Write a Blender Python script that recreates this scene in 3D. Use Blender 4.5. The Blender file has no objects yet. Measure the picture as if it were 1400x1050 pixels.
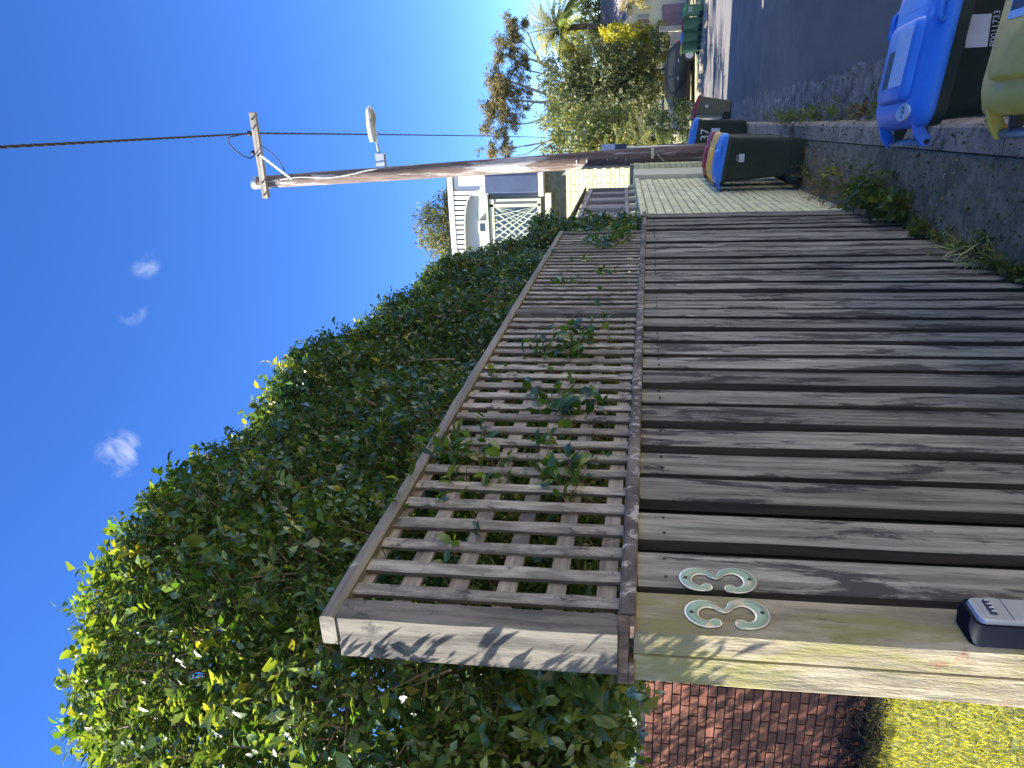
import bpy, bmesh, math, random
import numpy as np
from mathutils import Vector, Matrix, Quaternion, Euler

rnd = random.Random(7)
rng = np.random.default_rng(7)
sc = bpy.context.scene
COL = sc.collection
R = math.radians

# ------------------------------------------------------------------ camera
cam_d = bpy.data.cameras.new('camera')
cam = bpy.data.objects.new('camera', cam_d)
COL.objects.link(cam)
cam_d.sensor_width = 36.0
cam_d.lens = 36.0 * 1010.0 / 1400.0
cam_d.clip_start = 0.05
cam_d.clip_end = 2000
# the photograph was taken with the phone on its side: world up points to the left of the picture
right = Vector((0.92936094, 0.36891381, 0.01381465))
up = Vector((0.04079334, -0.13981338, 0.98933721))
fwd = Vector((-0.36691164, 0.91888782, 0.14498632))
m = Matrix((-up, right, -fwd)).transposed()
cam.matrix_world = Matrix.Translation((0, 0, 1.6)) @ m.to_4x4()
sc.camera = cam

# ------------------------------------------------------------------ sky, sun, exposure
SUN_EL, SUN_B = 40.0, 29.0
world = bpy.data.worlds.new('World')
sc.world = world
world.use_nodes = True
wn = world.node_tree
wn.nodes.clear()
w_out = wn.nodes.new('ShaderNodeOutputWorld')
w_bg = wn.nodes.new('ShaderNodeBackground')
w_sky = wn.nodes.new('ShaderNodeTexSky')
w_sky.sky_type = 'NISHITA'
w_sky.sun_disc = False
w_sky.sun_elevation = R(SUN_EL)
w_sky.sun_rotation = R(-(90 + SUN_B))
w_sky.air_density = 1.0
w_sky.dust_density = 0.0
w_sky.altitude = 3700
w_sky.ozone_density = 3.0
w_bg.inputs['Strength'].default_value = 0.107
# a few small wisps of cloud, fixed in the sky by direction
tc = wn.nodes.new('ShaderNodeTexCoord')
nrm = wn.nodes.new('ShaderNodeVectorMath'); nrm.operation = 'NORMALIZE'
wn.links.new(tc.outputs['Generated'], nrm.inputs[0])
cn = wn.nodes.new('ShaderNodeTexNoise')
cn.inputs['Scale'].default_value = 17; cn.inputs['Detail'].default_value = 7
cn.inputs['Roughness'].default_value = 0.62; cn.inputs['Distortion'].default_value = 0.5
wn.links.new(nrm.outputs[0], cn.inputs['Vector'])
cr = wn.nodes.new('ShaderNodeMapRange')
cr.inputs['From Min'].default_value = 0.44; cr.inputs['From Max'].default_value = 0.66
wn.links.new(cn.outputs['Fac'], cr.inputs['Value'])
acc = None
CLOUDS = [((-0.381, 0.713, 0.588), 0.9995, 0.75), ((-0.174, 0.805, 0.567), 0.9998, 0.4), ((-0.225, 0.782, 0.581), 0.9998, 0.35),
          ((0.016, 0.996, 0.092), 0.9992, 0.6), ((0.07, 0.993, 0.097), 0.9996, 0.4)]
for d, lim, amt in CLOUDS:
    dt = wn.nodes.new('ShaderNodeVectorMath'); dt.operation = 'DOT_PRODUCT'
    wn.links.new(nrm.outputs[0], dt.inputs[0]); dt.inputs[1].default_value = Vector(d).normalized()
    mr = wn.nodes.new('ShaderNodeMapRange'); mr.interpolation_type = 'SMOOTHSTEP'
    mr.inputs['From Min'].default_value = lim; mr.inputs['From Max'].default_value = 1.0
    mr.inputs['To Max'].default_value = amt
    wn.links.new(dt.outputs['Value'], mr.inputs['Value'])
    if acc is None:
        acc = mr.outputs[0]
    else:
        ad = wn.nodes.new('ShaderNodeMath'); ad.operation = 'MAXIMUM'
        wn.links.new(acc, ad.inputs[0]); wn.links.new(mr.outputs[0], ad.inputs[1]); acc = ad.outputs[0]
cm = wn.nodes.new('ShaderNodeMath'); cm.operation = 'MULTIPLY'
wn.links.new(acc, cm.inputs[0]); wn.links.new(cr.outputs[0], cm.inputs[1])
mx = wn.nodes.new('ShaderNodeMix'); mx.data_type = 'RGBA'
wn.links.new(cm.outputs[0], mx.inputs['Factor'])
hs = wn.nodes.new('ShaderNodeHueSaturation')
hs.inputs['Saturation'].default_value = 1.24
hs.inputs['Hue'].default_value = 0.512
wn.links.new(w_sky.outputs[0], hs.inputs['Color'])
wn.links.new(hs.outputs[0], mx.inputs['A'])
mx.inputs['B'].default_value = (3.0, 3.15, 3.5, 1)
wn.links.new(mx.outputs['Result'], w_bg.inputs['Color'])
wn.links.new(w_bg.outputs[0], w_out.inputs['Surface'])

sun_d = bpy.data.lights.new('sun', 'SUN')
sun_d.energy = 5.0
sun_d.angle = R(0.53)
sun_d.color = (1.0, 0.95, 0.86)
sun = bpy.data.objects.new('sun', sun_d)
COL.objects.link(sun)
S = Vector((-math.cos(R(SUN_EL)) * math.cos(R(SUN_B)), -math.cos(R(SUN_EL)) * math.sin(R(SUN_B)), math.sin(R(SUN_EL))))
sun.rotation_mode = 'QUATERNION'
sun.rotation_quaternion = S.to_track_quat('Z', 'Y')
sun.location = (-8, -3, 9)

sc.view_settings.view_transform = 'Standard'
sc.view_settings.look = 'None'
sc.view_settings.gamma = 1.0
sc.view_settings.use_curve_mapping = False
sc.view_settings.exposure = 1.85
sc.cycles.max_bounces = 6
sc.cycles.transparent_max_bounces = 6

# ------------------------------------------------------------------ materials
MATS = {}

def _n(nt, t, **kw):
    n = nt.nodes.new(t)
    for k, v in kw.items():
        setattr(n, k, v)
    return n

def noise_out(nt, vec, scale, detail=5, rough=0.6, dist=0.0):
    n = _n(nt, 'ShaderNodeTexNoise')
    n.inputs['Scale'].default_value = scale
    n.inputs['Detail'].default_value = detail
    n.inputs['Roughness'].default_value = rough
    n.inputs['Distortion'].default_value = dist
    nt.links.new(vec, n.inputs['Vector'])
    return n.outputs['Fac']

def ramp(nt, val, lo, hi, tmin=0.0, tmax=1.0):
    r = _n(nt, 'ShaderNodeMapRange', interpolation_type='SMOOTHSTEP')
    r.inputs['From Min'].default_value = lo
    r.inputs['From Max'].default_value = hi
    r.inputs['To Min'].default_value = tmin
    r.inputs['To Max'].default_value = tmax
    nt.links.new(val, r.inputs['Value'])
    return r.outputs[0]

def mixc(nt, fac, a, b, mode='MIX'):
    x = _n(nt, 'ShaderNodeMix', data_type='RGBA', blend_type=mode)
    for sock, v in ((x.inputs['Factor'], fac), (x.inputs['A'], a), (x.inputs['B'], b)):
        if isinstance(v, (int, float)):
            sock.default_value = v
        elif isinstance(v, tuple):
            sock.default_value = (*v[:3], 1)
        else:
            nt.links.new(v, sock)
    return x.outputs['Result']

def coords(nt, stretch=(1, 1, 1), rand=True):
    tc = _n(nt, 'ShaderNodeTexCoord')
    out = tc.outputs['Object']
    if rand:
        oi = _n(nt, 'ShaderNodeObjectInfo')
        mu = _n(nt, 'ShaderNodeMath', operation='MULTIPLY')
        mu.inputs[1].default_value = 37.0
        nt.links.new(oi.outputs['Random'], mu.inputs[0])
        ad = _n(nt, 'ShaderNodeVectorMath', operation='ADD')
        nt.links.new(out, ad.inputs[0]); nt.links.new(mu.outputs[0], ad.inputs[1])
        out = ad.outputs[0]
    mp = _n(nt, 'ShaderNodeVectorMath', operation='MULTIPLY')
    mp.inputs[1].default_value = stretch
    nt.links.new(out, mp.inputs[0])
    return mp.outputs[0], out

def pm(name, c1, c2, scale=6, rough=0.8, c3=None, s3=2.5, t3=(0.52, 0.66), stretch=(1, 1, 1), bump=0.25, bscale=60,
       bdist=0.004, metal=0.0, spec=0.4, c4=None, s4=14, t4=(0.58, 0.7), lo=0.35, hi=0.65, bstretch=None, tint=0.0, coat=0.0, stretch3=None, c5=None, s5=3.0, t5=(0.56, 0.64)):
    """a surface of two mixed colours, optional patches of a third and flecks of a fourth, with fine relief"""
    if name in MATS:
        return MATS[name]
    mt = bpy.data.materials.new(name); mt.use_nodes = True
    nt = mt.node_tree; b = nt.nodes['Principled BSDF']
    vec, raw = coords(nt, stretch)
    col = mixc(nt, ramp(nt, noise_out(nt, vec, scale, 6, 0.65), lo, hi), c1, c2)
    if c3:
        v3 = raw
        if stretch3:
            q = _n(nt, 'ShaderNodeVectorMath', operation='MULTIPLY'); q.inputs[1].default_value = stretch3
            nt.links.new(raw, q.inputs[0]); v3 = q.outputs[0]
        col = mixc(nt, ramp(nt, noise_out(nt, v3, s3, 6, 0.7, 0.4), *t3), col, c3)
    if c4:
        col = mixc(nt, ramp(nt, noise_out(nt, vec, s4, 8, 0.75), *t4), col, c4)
    if c5:
        col = mixc(nt, ramp(nt, noise_out(nt, raw, s5, 7, 0.7, 0.6), *t5), col, c5)
    if tint:
        oi = _n(nt, 'ShaderNodeObjectInfo')
        f = ramp(nt, oi.outputs['Random'], 0, 1, 1 - tint, 1 + tint)
        cb = _n(nt, 'ShaderNodeCombineColor')
        for k in range(3):
            nt.links.new(f, cb.inputs[k])
        col = mixc(nt, 1.0, col, cb.outputs[0], 'MULTIPLY')
    nt.links.new(col, b.inputs['Base Color'])
    b.inputs['Roughness'].default_value = rough
    b.inputs['Metallic'].default_value = metal
    b.inputs['Specular IOR Level'].default_value = spec
    if coat:
        b.inputs['Coat Weight'].default_value = coat
    if bump:
        bv = vec
        if bstretch:
            bm_ = _n(nt, 'ShaderNodeVectorMath', operation='MULTIPLY'); bm_.inputs[1].default_value = bstretch
            nt.links.new(raw, bm_.inputs[0]); bv = bm_.outputs[0]
        bp = _n(nt, 'ShaderNodeBump')
        bp.inputs['Strength'].default_value = bump
        bp.inputs['Distance'].default_value = bdist
        nt.links.new(noise_out(nt, bv, bscale, 5, 0.7), bp.inputs['Height'])
        nt.links.new(bp.outputs[0], b.inputs['Normal'])
    MATS[name] = mt
    return mt

def leaf_mat(name, rough=0.38, trans=0.3, spec=0.5):
    mt = bpy.data.materials.new(name); mt.use_nodes = True
    nt = mt.node_tree; b = nt.nodes['Principled BSDF']
    at = _n(nt, 'ShaderNodeAttribute', attribute_name='col')
    nt.links.new(at.outputs['Color'], b.inputs['Base Color'])
    b.inputs['Roughness'].default_value = rough
    b.inputs['Specular IOR Level'].default_value = spec
    tr = _n(nt, 'ShaderNodeBsdfTranslucent')
    tcol = mixc(nt, 1.0, at.outputs['Color'], (2.6, 2.3, 0.55), 'MULTIPLY')
    nt.links.new(tcol, tr.inputs['Color'])
    ms = _n(nt, 'ShaderNodeMixShader'); ms.inputs[0].default_value = trans
    nt.links.new(b.outputs[0], ms.inputs[1]); nt.links.new(tr.outputs[0], ms.inputs[2])
    nt.links.new(ms.outputs[0], nt.nodes['Material Output'].inputs['Surface'])
    MATS[name] = mt
    return mt

# weathered timber (grain along local Z)
GZ = (34, 34, 1.1)
M_PAL = pm('weathered_paling', (0.30, 0.278, 0.225), (0.13, 0.122, 0.098), 1.0, 0.84, c3=(0.052, 0.045, 0.042), s3=2.6, t3=(0.51, 0.585), stretch3=(5, 5, 1.8),
           stretch=(42, 42, 5), bump=1.0, bscale=1.4, bdist=0.006, c4=(0.47, 0.43, 0.355), s4=1.6, t4=(0.60, 0.665), lo=0.36, hi=0.64, tint=0.28)
M_EDGE = pm('gap_shade_edge', (0.075, 0.064, 0.052), (0.035, 0.030, 0.026), 1.0, 0.92, stretch=(30, 30, 3), bump=0.6, bscale=1.5)  # paling sides and backs: shade of the gaps painted in as dark colour
M_SLATE = pm('shade_dark_slat_edge', (0.16, 0.125, 0.09), (0.075, 0.06, 0.045), 1.0, 0.9, stretch=(30, 30, 3), bump=0.6, bscale=1.5)  # slat sides and backs darkened, painting in the shade between the slats
M_BACK = pm('dark_backing_timber', (0.045, 0.039, 0.032), (0.022, 0.019, 0.016), 1.0, 0.9, stretch=GZ, bump=0.4, bscale=1.5)  # kept very dark so the boards paint shade behind the paling gaps
M_CAP = pm('lichen_rail_timber', (0.17, 0.145, 0.12), (0.055, 0.046, 0.04), 9, 0.9, c3=(0.40, 0.37, 0.32), s3=26, t3=(0.52, 0.62), bump=0.6, bscale=60, bdist=0.003, stretch=(1, 0.5, 1))
M_SLAT = pm('lattice_timber', (0.38, 0.34, 0.27), (0.18, 0.158, 0.125), 1.1, 0.82, c3=(0.065, 0.053, 0.046), s3=1.6, t3=(0.54, 0.66), stretch3=(8, 8, 3.5), stretch=(44, 44, 5), bump=1.0, bscale=1.5, bdist=0.004, tint=0.28, lo=0.36, hi=0.64,
           c4=(0.17, 0.11, 0.07), s4=0.5, t4=(0.60, 0.72))
M_SLATH = pm('lattice_timber_cross', (0.31, 0.27, 0.21), (0.16, 0.135, 0.105), 1.2, 0.8, c3=(0.07, 0.06, 0.052), s3=2.2, t3=(0.53, 0.68), stretch=(38, 1.8, 38), bump=0.8, bscale=1.8, bdist=0.003, tint=0.25, lo=0.38, hi=0.62)
M_RAIL = pm('lattice_rail_timber', (0.26, 0.235, 0.185), (0.12, 0.108, 0.088), 1.0, 0.85, c3=(0.46, 0.43, 0.34), s3=14, t3=(0.60, 0.72), stretch=(30, 1.2, 30), bump=0.6, bscale=2, bdist=0.003)
M_POST = pm('mossy_post_timber', (0.40, 0.345, 0.235), (0.22, 0.185, 0.125), 1.0, 0.9, c3=(0.245, 0.225, 0.085), s3=3.4, t3=(0.46, 0.66), stretch=(30, 30, 4), stretch3=(2.4, 2.4, 1.0), bump=1.0, bscale=2.0, bdist=0.008,
            c4=(0.085, 0.066, 0.052), s4=1.3, t4=(0.60, 0.68), lo=0.38, hi=0.62, c5=(0.30, 0.165, 0.10), s5=5.5, t5=(0.60, 0.70))
M_LPOST = pm('grey_post_timber', (0.21, 0.188, 0.148), (0.085, 0.076, 0.064), 1.0, 0.85, c3=(0.06, 0.055, 0.05), s3=9, t3=(0.52, 0.62), stretch=(32, 32, 4), bump=0.8, bscale=1.6, bdist=0.003)
M_END = pm('end_grain', (0.24, 0.17, 0.12), (0.09, 0.06, 0.045), 20, 0.9, bump=0.9, bscale=60, bdist=0.004, stretch=(2, 1, 0.5))
M_OLDB = pm('silver_boards', (0.36, 0.34, 0.32), (0.20, 0.185, 0.17), 1.0, 0.85, stretch=(30, 30, 1.2), bump=0.4, bscale=1.5, c3=(0.10, 0.09, 0.085), s3=3, t3=(0.6, 0.75), tint=0.15)
M_POLE = pm('pole_timber', (0.17, 0.125, 0.10), (0.085, 0.06, 0.05), 1.0, 0.9, c3=(0.46, 0.43, 0.40), s3=1.3, t3=(0.50, 0.64), stretch=(22, 22, 1.4), stretch3=(4, 4, 0.5), bump=0.9, bscale=1.8, bdist=0.008)
M_ARM = pm('crossarm_timber', (0.33, 0.30, 0.25), (0.17, 0.15, 0.125), 1.0, 0.85, stretch=(1.4, 26, 26), bump=0.5, bscale=1.6)
# masonry, ground
M_GBRICK = pm('pale_green_painted_brick', (0.76, 0.73, 0.44), (0.64, 0.62, 0.37), 9, 0.75, c3=(0.50, 0.47, 0.30), s3=5, t3=(0.54, 0.72), bump=0.35, bscale=70, bdist=0.004, tint=0.09)
M_GMORT = pm('green_wall_joint', (0.27, 0.27, 0.19), (0.19, 0.19, 0.13), 12, 0.9)
M_RBRICK = pm('red_brick', (0.25, 0.088, 0.050), (0.16, 0.058, 0.035), 10, 0.8, c3=(0.12, 0.055, 0.04), s3=6, t3=(0.55, 0.7), bump=0.4, bscale=90, bdist=0.003, tint=0.2)
M_RMORT = pm('dark_mortar', (0.055, 0.048, 0.045), (0.03, 0.027, 0.026), 14, 0.95)
M_CREAM = pm('cream_paint', (0.60, 0.58, 0.40), (0.53, 0.52, 0.36), 5, 0.55, bump=0.1)
M_PGREEN = pm('pale_green_paint', (0.47, 0.52, 0.36), (0.42, 0.47, 0.33), 5, 0.55, bump=0.1)
M_WHITE = pm('white_paint', (0.78, 0.77, 0.73), (0.70, 0.69, 0.66), 3, 0.5, bump=0.08)
M_GREYP = pm('grey_render', (0.40, 0.41, 0.39), (0.36, 0.37, 0.35), 2, 0.7, bump=0.1)
M_NAVY = pm('navy_blind', (0.055, 0.08, 0.14), (0.045, 0.065, 0.12), 3, 0.55, bump=0.05)
M_PATH = pm('old_concrete_path', (0.30, 0.255, 0.165), (0.18, 0.155, 0.10), 9, 0.92, c3=(0.125, 0.12, 0.068), s3=2.2, t3=(0.50, 0.66), bump=0.9, bscale=130, bdist=0.006, c4=(0.60, 0.53, 0.44), s4=55, t4=(0.60, 0.67), c5=(0.07, 0.065, 0.05), s5=26, t5=(0.60, 0.68))
M_KERB = pm('kerb_concrete', (0.40, 0.325, 0.245), (0.25, 0.205, 0.155), 5, 0.9, c3=(0.06, 0.062, 0.045), s3=3, t3=(0.52, 0.68), bump=0.8, bscale=110, bdist=0.005)
M_GUT = pm('gutter_concrete', (0.28, 0.255, 0.22), (0.12, 0.112, 0.098), 9, 0.9, c3=(0.58, 0.54, 0.48), s3=3.4, t3=(0.56, 0.72), stretch3=(3.2, 0.7, 1), bump=0.9, bscale=90, bdist=0.008, c4=(0.05, 0.055, 0.035), s4=9, t4=(0.56, 0.66))
M_ROAD = pm('asphalt', (0.17, 0.155, 0.142), (0.125, 0.115, 0.105), 1.6, 0.85, c3=(0.19, 0.175, 0.162), s3=0.7, t3=(0.5, 0.7), stretch=(1, 0.35, 1), bump=0.8, bscale=170, bdist=0.006, c4=(0.30, 0.28, 0.26), s4=90, t4=(0.64, 0.70), c5=(0.07, 0.066, 0.062), s5=60, t5=(0.60, 0.68))
M_PATCH = pm('asphalt_edge', (0.085, 0.085, 0.086), (0.055, 0.055, 0.056), 9, 0.9, bump=0.8, bscale=120, bdist=0.006)
M_SOIL = pm('lawn_soil', (0.10, 0.12, 0.035), (0.07, 0.07, 0.03), 8, 0.95, bump=0.6, bscale=80, bdist=0.01)
M_TERR = pm('terrain_earth', (0.13, 0.13, 0.06), (0.09, 0.08, 0.05), 0.6, 0.95, bump=0.4, bscale=8, bdist=0.05)
M_VERGE = pm('dry_verge', (0.36, 0.32, 0.18), (0.26, 0.24, 0.12), 3, 0.95, bump=0.6, bscale=20, bdist=0.03)
# plastics, metals
def plastic(name, c, rough=0.42, dirt=None, var=0.12):
    return pm(name, c, tuple(k * (1 - var) for k in c), 7, rough, c3=dirt, s3=4, t3=(0.56, 0.8), bump=0.06, bscale=200, bdist=0.001)
M_BIN = plastic('bin_green_plastic', (0.030, 0.046, 0.036), 0.45, dirt=(0.045, 0.055, 0.045))
M_BIN2 = plastic('faded_olive_plastic', (0.175, 0.175, 0.105), 0.6, dirt=(0.13, 0.135, 0.08))
M_BIN3 = plastic('leaf_green_plastic', (0.10, 0.20, 0.10), 0.5, dirt=(0.13, 0.22, 0.12))
M_BLUE = plastic('blue_plastic', (0.055, 0.225, 0.70), 0.36, dirt=(0.09, 0.26, 0.68))
M_YEL = plastic('yellow_plastic', (0.97, 0.57, 0.075), 0.5, dirt=(0.88, 0.58, 0.22), var=0.15)
M_RED = plastic('red_plastic', (0.36, 0.04, 0.045), 0.5, dirt=(0.30, 0.06, 0.06))
M_LGREEN = plastic('green_plastic', (0.04, 0.32, 0.11), 0.45)
M_BLACK = plastic('black_rubber', (0.016, 0.016, 0.018), 0.6)
M_BARG = plastic('grey_bar_plastic', (0.26, 0.28, 0.31), 0.32)
M_STICK = pm('worn_white_sticker', (0.62, 0.63, 0.64), (0.52, 0.53, 0.55), 8, 0.5, c3=(0.40, 0.41, 0.43), s3=12, t3=(0.6, 0.8), bump=0)
M_STICKB = pm('pale_blue_sticker', (0.46, 0.56, 0.72), (0.40, 0.50, 0.68), 8, 0.5, bump=0)
M_STICKD = pm('dark_grey_sticker', (0.07, 0.08, 0.10), (0.05, 0.06, 0.08), 8, 0.6, bump=0)
M_INK = pm('white_lettering', (0.72, 0.74, 0.75), (0.62, 0.64, 0.66), 9, 0.6, bump=0)
M_INKD = pm('grey_lettering', (0.16, 0.18, 0.22), (0.12, 0.14, 0.18), 9, 0.6, bump=0)
M_STEEL = pm('galvanised_steel', (0.50, 0.51, 0.52), (0.38, 0.39, 0.40), 10, 0.42, metal=0.7, bump=0.1)
M_SILVER = pm('silver_cover', (0.46, 0.47, 0.48), (0.42, 0.43, 0.44), 12, 0.38, metal=0.35, bump=0.04)
M_NAVYR = pm('navy_rubber', (0.0035, 0.005, 0.013), (0.0025, 0.004, 0.010), 9, 0.65, bump=0.03, spec=0.15)
M_BRASS = pm('patina_brass', (0.20, 0.31, 0.235), (0.26, 0.36, 0.27), 14, 0.4, c3=(0.50, 0.41, 0.28), s3=9, t3=(0.53, 0.60), metal=0.25, bump=0.06)
M_BRASSE = pm('polished_edge', (0.66, 0.64, 0.56), (0.52, 0.50, 0.44), 20, 0.3, metal=0.5, bump=0.05)
M_SCREW = pm('rusted_screw', (0.07, 0.055, 0.045), (0.04, 0.03, 0.028), 30, 0.6, metal=0.5, bump=0.2)
M_CABLE = plastic('cable_sheath', (0.018, 0.019, 0.024), 0.6)
M_WCOND = plastic('white_conduit', (0.60, 0.60, 0.57), 0.5)
M_LENS = pm('lamp_lens', (0.36, 0.34, 0.26), (0.26, 0.25, 0.20), 20, 0.15, bump=0.1)
M_LAMPH = pm('lamp_housing', (0.62, 0.62, 0.60), (0.52, 0.52, 0.50), 6, 0.45, bump=0.05)
M_GLASS = pm('window_glass', (0.05, 0.06, 0.07), (0.035, 0.045, 0.05), 2, 0.08, spec=0.6, bump=0)
M_CARP = pm('black_car_paint', (0.008, 0.009, 0.011), (0.007, 0.008, 0.010), 2, 0.3, spec=0.4, bump=0)
M_ROOFC = pm('mauve_roof_sheet', (0.27, 0.235, 0.265), (0.22, 0.19, 0.22), 3, 0.5, bump=0.05)
M_WEATHER = pm('pale_yellow_weatherboard', (0.74, 0.69, 0.50), (0.68, 0.63, 0.46), 3, 0.6, bump=0.1)
M_PINK = pm('dusty_pink_paint', (0.34, 0.20, 0.215), (0.28, 0.17, 0.18), 3, 0.6, bump=0.1)
M_MAROON = pm('maroon_timber', (0.09, 0.045, 0.05), (0.06, 0.032, 0.036), 4, 0.7, bump=0.2)
M_CHAR = pm('charcoal_panel', (0.055, 0.06, 0.068), (0.045, 0.05, 0.056), 3, 0.6, bump=0.1)
M_BARK = pm('bark', (0.17, 0.14, 0.105), (0.10, 0.08, 0.06), 4, 0.9, stretch=(6, 6, 1.5), bump=0.6, bscale=6, bdist=0.01)
M_BARKP = pm('smooth_gum_bark', (0.30, 0.25, 0.21), (0.17, 0.135, 0.115), 2, 0.8, stretch=(3, 3, 0.8), bump=0.3, bscale=8, bdist=0.01)
M_TWIG = pm('hedge_twig', (0.30, 0.22, 0.145), (0.15, 0.105, 0.07), 12, 0.85, bump=0.3, bscale=60)
M_ROOT = pm('dead_root', (0.05, 0.042, 0.036), (0.025, 0.02, 0.018), 9, 0.95, c3=(0.14, 0.115, 0.09), s3=5, t3=(0.6, 0.75), bump=0.3)
L_HEDGE = leaf_mat('hedge_leaf', 0.26, 0.34, 0.8)
L_TREE = leaf_mat('tree_leaf', 0.5, 0.3, 0.4)
L_GRASS = leaf_mat('grass_blade', 0.55, 0.35, 0.3)
L_WEED = leaf_mat('weed_leaf', 0.5, 0.3, 0.3)

# ------------------------------------------------------------------ mesh helpers
def tag(o, label=None, cat=None, group=None, kind=None):
    if label: o['label'] = label
    if cat: o['category'] = cat
    if group: o['group'] = group
    if kind: o['kind'] = kind
    return o

def link(name, me, mat=None, parent=None, loc=None, rot=None):
    o = bpy.data.objects.new(name, me)
    COL.objects.link(o)
    if mat is not None and me is not None and len(me.materials) == 0:
        me.materials.append(mat)
    if parent is not None:
        o.parent = parent
    if loc is not None: o.location = loc
    if rot is not None: o.rotation_euler = rot
    return o

def empty(name, loc=(0, 0, 0), rz=0.0):
    o = bpy.data.objects.new(name, None)
    o.empty_display_size = 0.1
    COL.objects.link(o)
    o.location = loc
    o.rotation_euler = (0, 0, rz)
    return o

class MB:
    """collects shapes and makes one mesh of them"""
    def __init__(s):
        s.v = []; s.f = []; s.mi = []; s.cur = 0
    def add(s, vs, fs):
        k = len(s.v)
        s.v += [tuple(p) for p in vs]
        s.f += [tuple(i + k for i in f) for f in fs]
        s.mi += [s.cur] * len(fs)
        return s
    def box(s, x0, x1, y0, y1, z0, z1, M=None):
        vs = [Vector((x, y, z)) for z in (z0, z1) for y in (y0, y1) for x in (x0, x1)]
        if M is not None: vs = [M @ p for p in vs]
        return s.add(vs, [(0, 2, 3, 1), (4, 5, 7, 6), (0, 1, 5, 4), (2, 6, 7, 3), (0, 4, 6, 2), (1, 3, 7, 5)])
    def tube(s, pts, rad, n=8, caps=True):
        pts = [Vector(p) for p in pts]
        rad = rad if isinstance(rad, (list, tuple)) else [rad] * len(pts)
        vs = []
        u = None
        for i, p in enumerate(pts):
            t = (pts[min(i + 1, len(pts) - 1)] - pts[max(i - 1, 0)]).normalized()
            if u is None:
                u = t.orthogonal().normalized()
            else:
                u = (u - t * u.dot(t))
                u = u.normalized() if u.length > 1e-6 else t.orthogonal().normalized()
            w = t.cross(u)
            for k in range(n):
                a = 2 * math.pi * k / n
                vs.append(p + (u * math.cos(a) + w * math.sin(a)) * rad[i])
        fs = []
        for i in range(len(pts) - 1):
            for k in range(n):
                a, b = i * n + k, i * n + (k + 1) % n
                fs.append((a, b, b + n, a + n))
        if caps:
            fs.append(tuple(range(n - 1, -1, -1)))
            fs.append(tuple(range((len(pts) - 1) * n, len(pts) * n)))
        return s.add(vs, fs)
    def loft(s, rings, cap0=True, cap1=True):
        n = len(rings[0]); vs = [p for r_ in rings for p in r_]; fs = []
        for i in range(len(rings) - 1):
            for k in range(n):
                a, b = i * n + k, i * n + (k + 1) % n
                fs.append((a, b, b + n, a + n))
        if cap0: fs.append(tuple(range(n - 1, -1, -1)))
        if cap1: fs.append(tuple(range((len(rings) - 1) * n, len(rings) * n)))
        return s.add(vs, fs)
    def mesh(s, name, smooth=False, bevel=0.0, seg=1):
        me = bpy.data.meshes.new(name)
        me.from_pydata(s.v, [], s.f)
        if any(s.mi):
            me.polygons.foreach_set('material_index', s.mi)
        if bevel:
            b = bmesh.new(); b.from_mesh(me)
            es = [e for e in b.edges if len(e.link_faces) == 2 and e.calc_face_angle(0) > 0.6]
            bmesh.ops.bevel(b, geom=es, offset=bevel, segments=seg, affect='EDGES', profile=0.6)
            b.to_mesh(me); b.free()
        if smooth:
            me.polygons.foreach_set('use_smooth', [True] * len(me.polygons))
        me.update()
        return me
    def build(s, name, mat, parent=None, smooth=False, bevel=0.0, seg=1, loc=None, rot=None):
        me = s.mesh(name, smooth, bevel, seg)
        for m_ in (mat if isinstance(mat, (list, tuple)) else [mat]):
            me.materials.append(m_)
        return link(name, me, None, parent, loc, rot)

def smooth_by_angle(o, ang=40):
    me = o.data
    b = bmesh.new(); b.from_mesh(me)
    for f in b.faces: f.smooth = True
    for e in b.edges:
        if len(e.link_faces) == 2 and e.calc_face_angle(0) > R(ang):
            e.smooth = False
    b.to_mesh(me); b.free()

def rrect(w, d, r, z, n=5, cx=0, cy=0):
    """rounded rectangle ring (x size w, y size d)"""
    out = []
    for sx, sy, a0 in ((1, 1, 0), (-1, 1, 90), (-1, -1, 180), (1, -1, 270)):
        for k in range(n):
            a = R(a0 + 90 * k / (n - 1))
            out.append(Vector((cx + sx * (w / 2 - r) + r * math.cos(a), cy + sy * (d / 2 - r) + r * math.sin(a), z)))
    return out

def text_mesh(body, size, depth=0.0006):
    cu = bpy.data.curves.new('lettering', 'FONT')
    cu.body = body; cu.size = size; cu.extrude = depth
    cu.align_x = 'CENTER'; cu.align_y = 'CENTER'
    cu.resolution_u = 3
    o = bpy.data.objects.new('lettering', cu)
    COL.objects.link(o)
    dg = bpy.context.evaluated_depsgraph_get()
    me = bpy.data.meshes.new_from_object(o.evaluated_get(dg))
    bpy.data.objects.remove(o); bpy.data.curves.remove(cu)
    me.materials.clear()
    return me

def np_mesh(name, V, F, cols=None):
    """V (n,3); F (m,k) one face size; cols (n,3)"""
    me = bpy.data.meshes.new(name)
    V = np.ascontiguousarray(V, dtype=np.float32); F = np.ascontiguousarray(F, dtype=np.int32)
    k = F.shape[1]
    me.vertices.add(len(V)); me.vertices.foreach_set('co', V.ravel())
    me.loops.add(F.size); me.loops.foreach_set('vertex_index', F.ravel())
    me.polygons.add(len(F))
    me.polygons.foreach_set('loop_start', np.arange(0, F.size, k, dtype=np.int32))
    me.polygons.foreach_set('loop_total', np.full(len(F), k, dtype=np.int32))
    me.update(calc_edges=True)
    if cols is not None:
        at = me.color_attributes.new('col', 'FLOAT_COLOR', 'POINT')
        c4 = np.ones((len(V), 4), dtype=np.float32); c4[:, :3] = cols
        at.data.foreach_set('color', c4.ravel())
    return me

def nz(a):
    return a / np.maximum(np.linalg.norm(a, axis=-1, keepdims=True), 1e-9)

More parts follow.
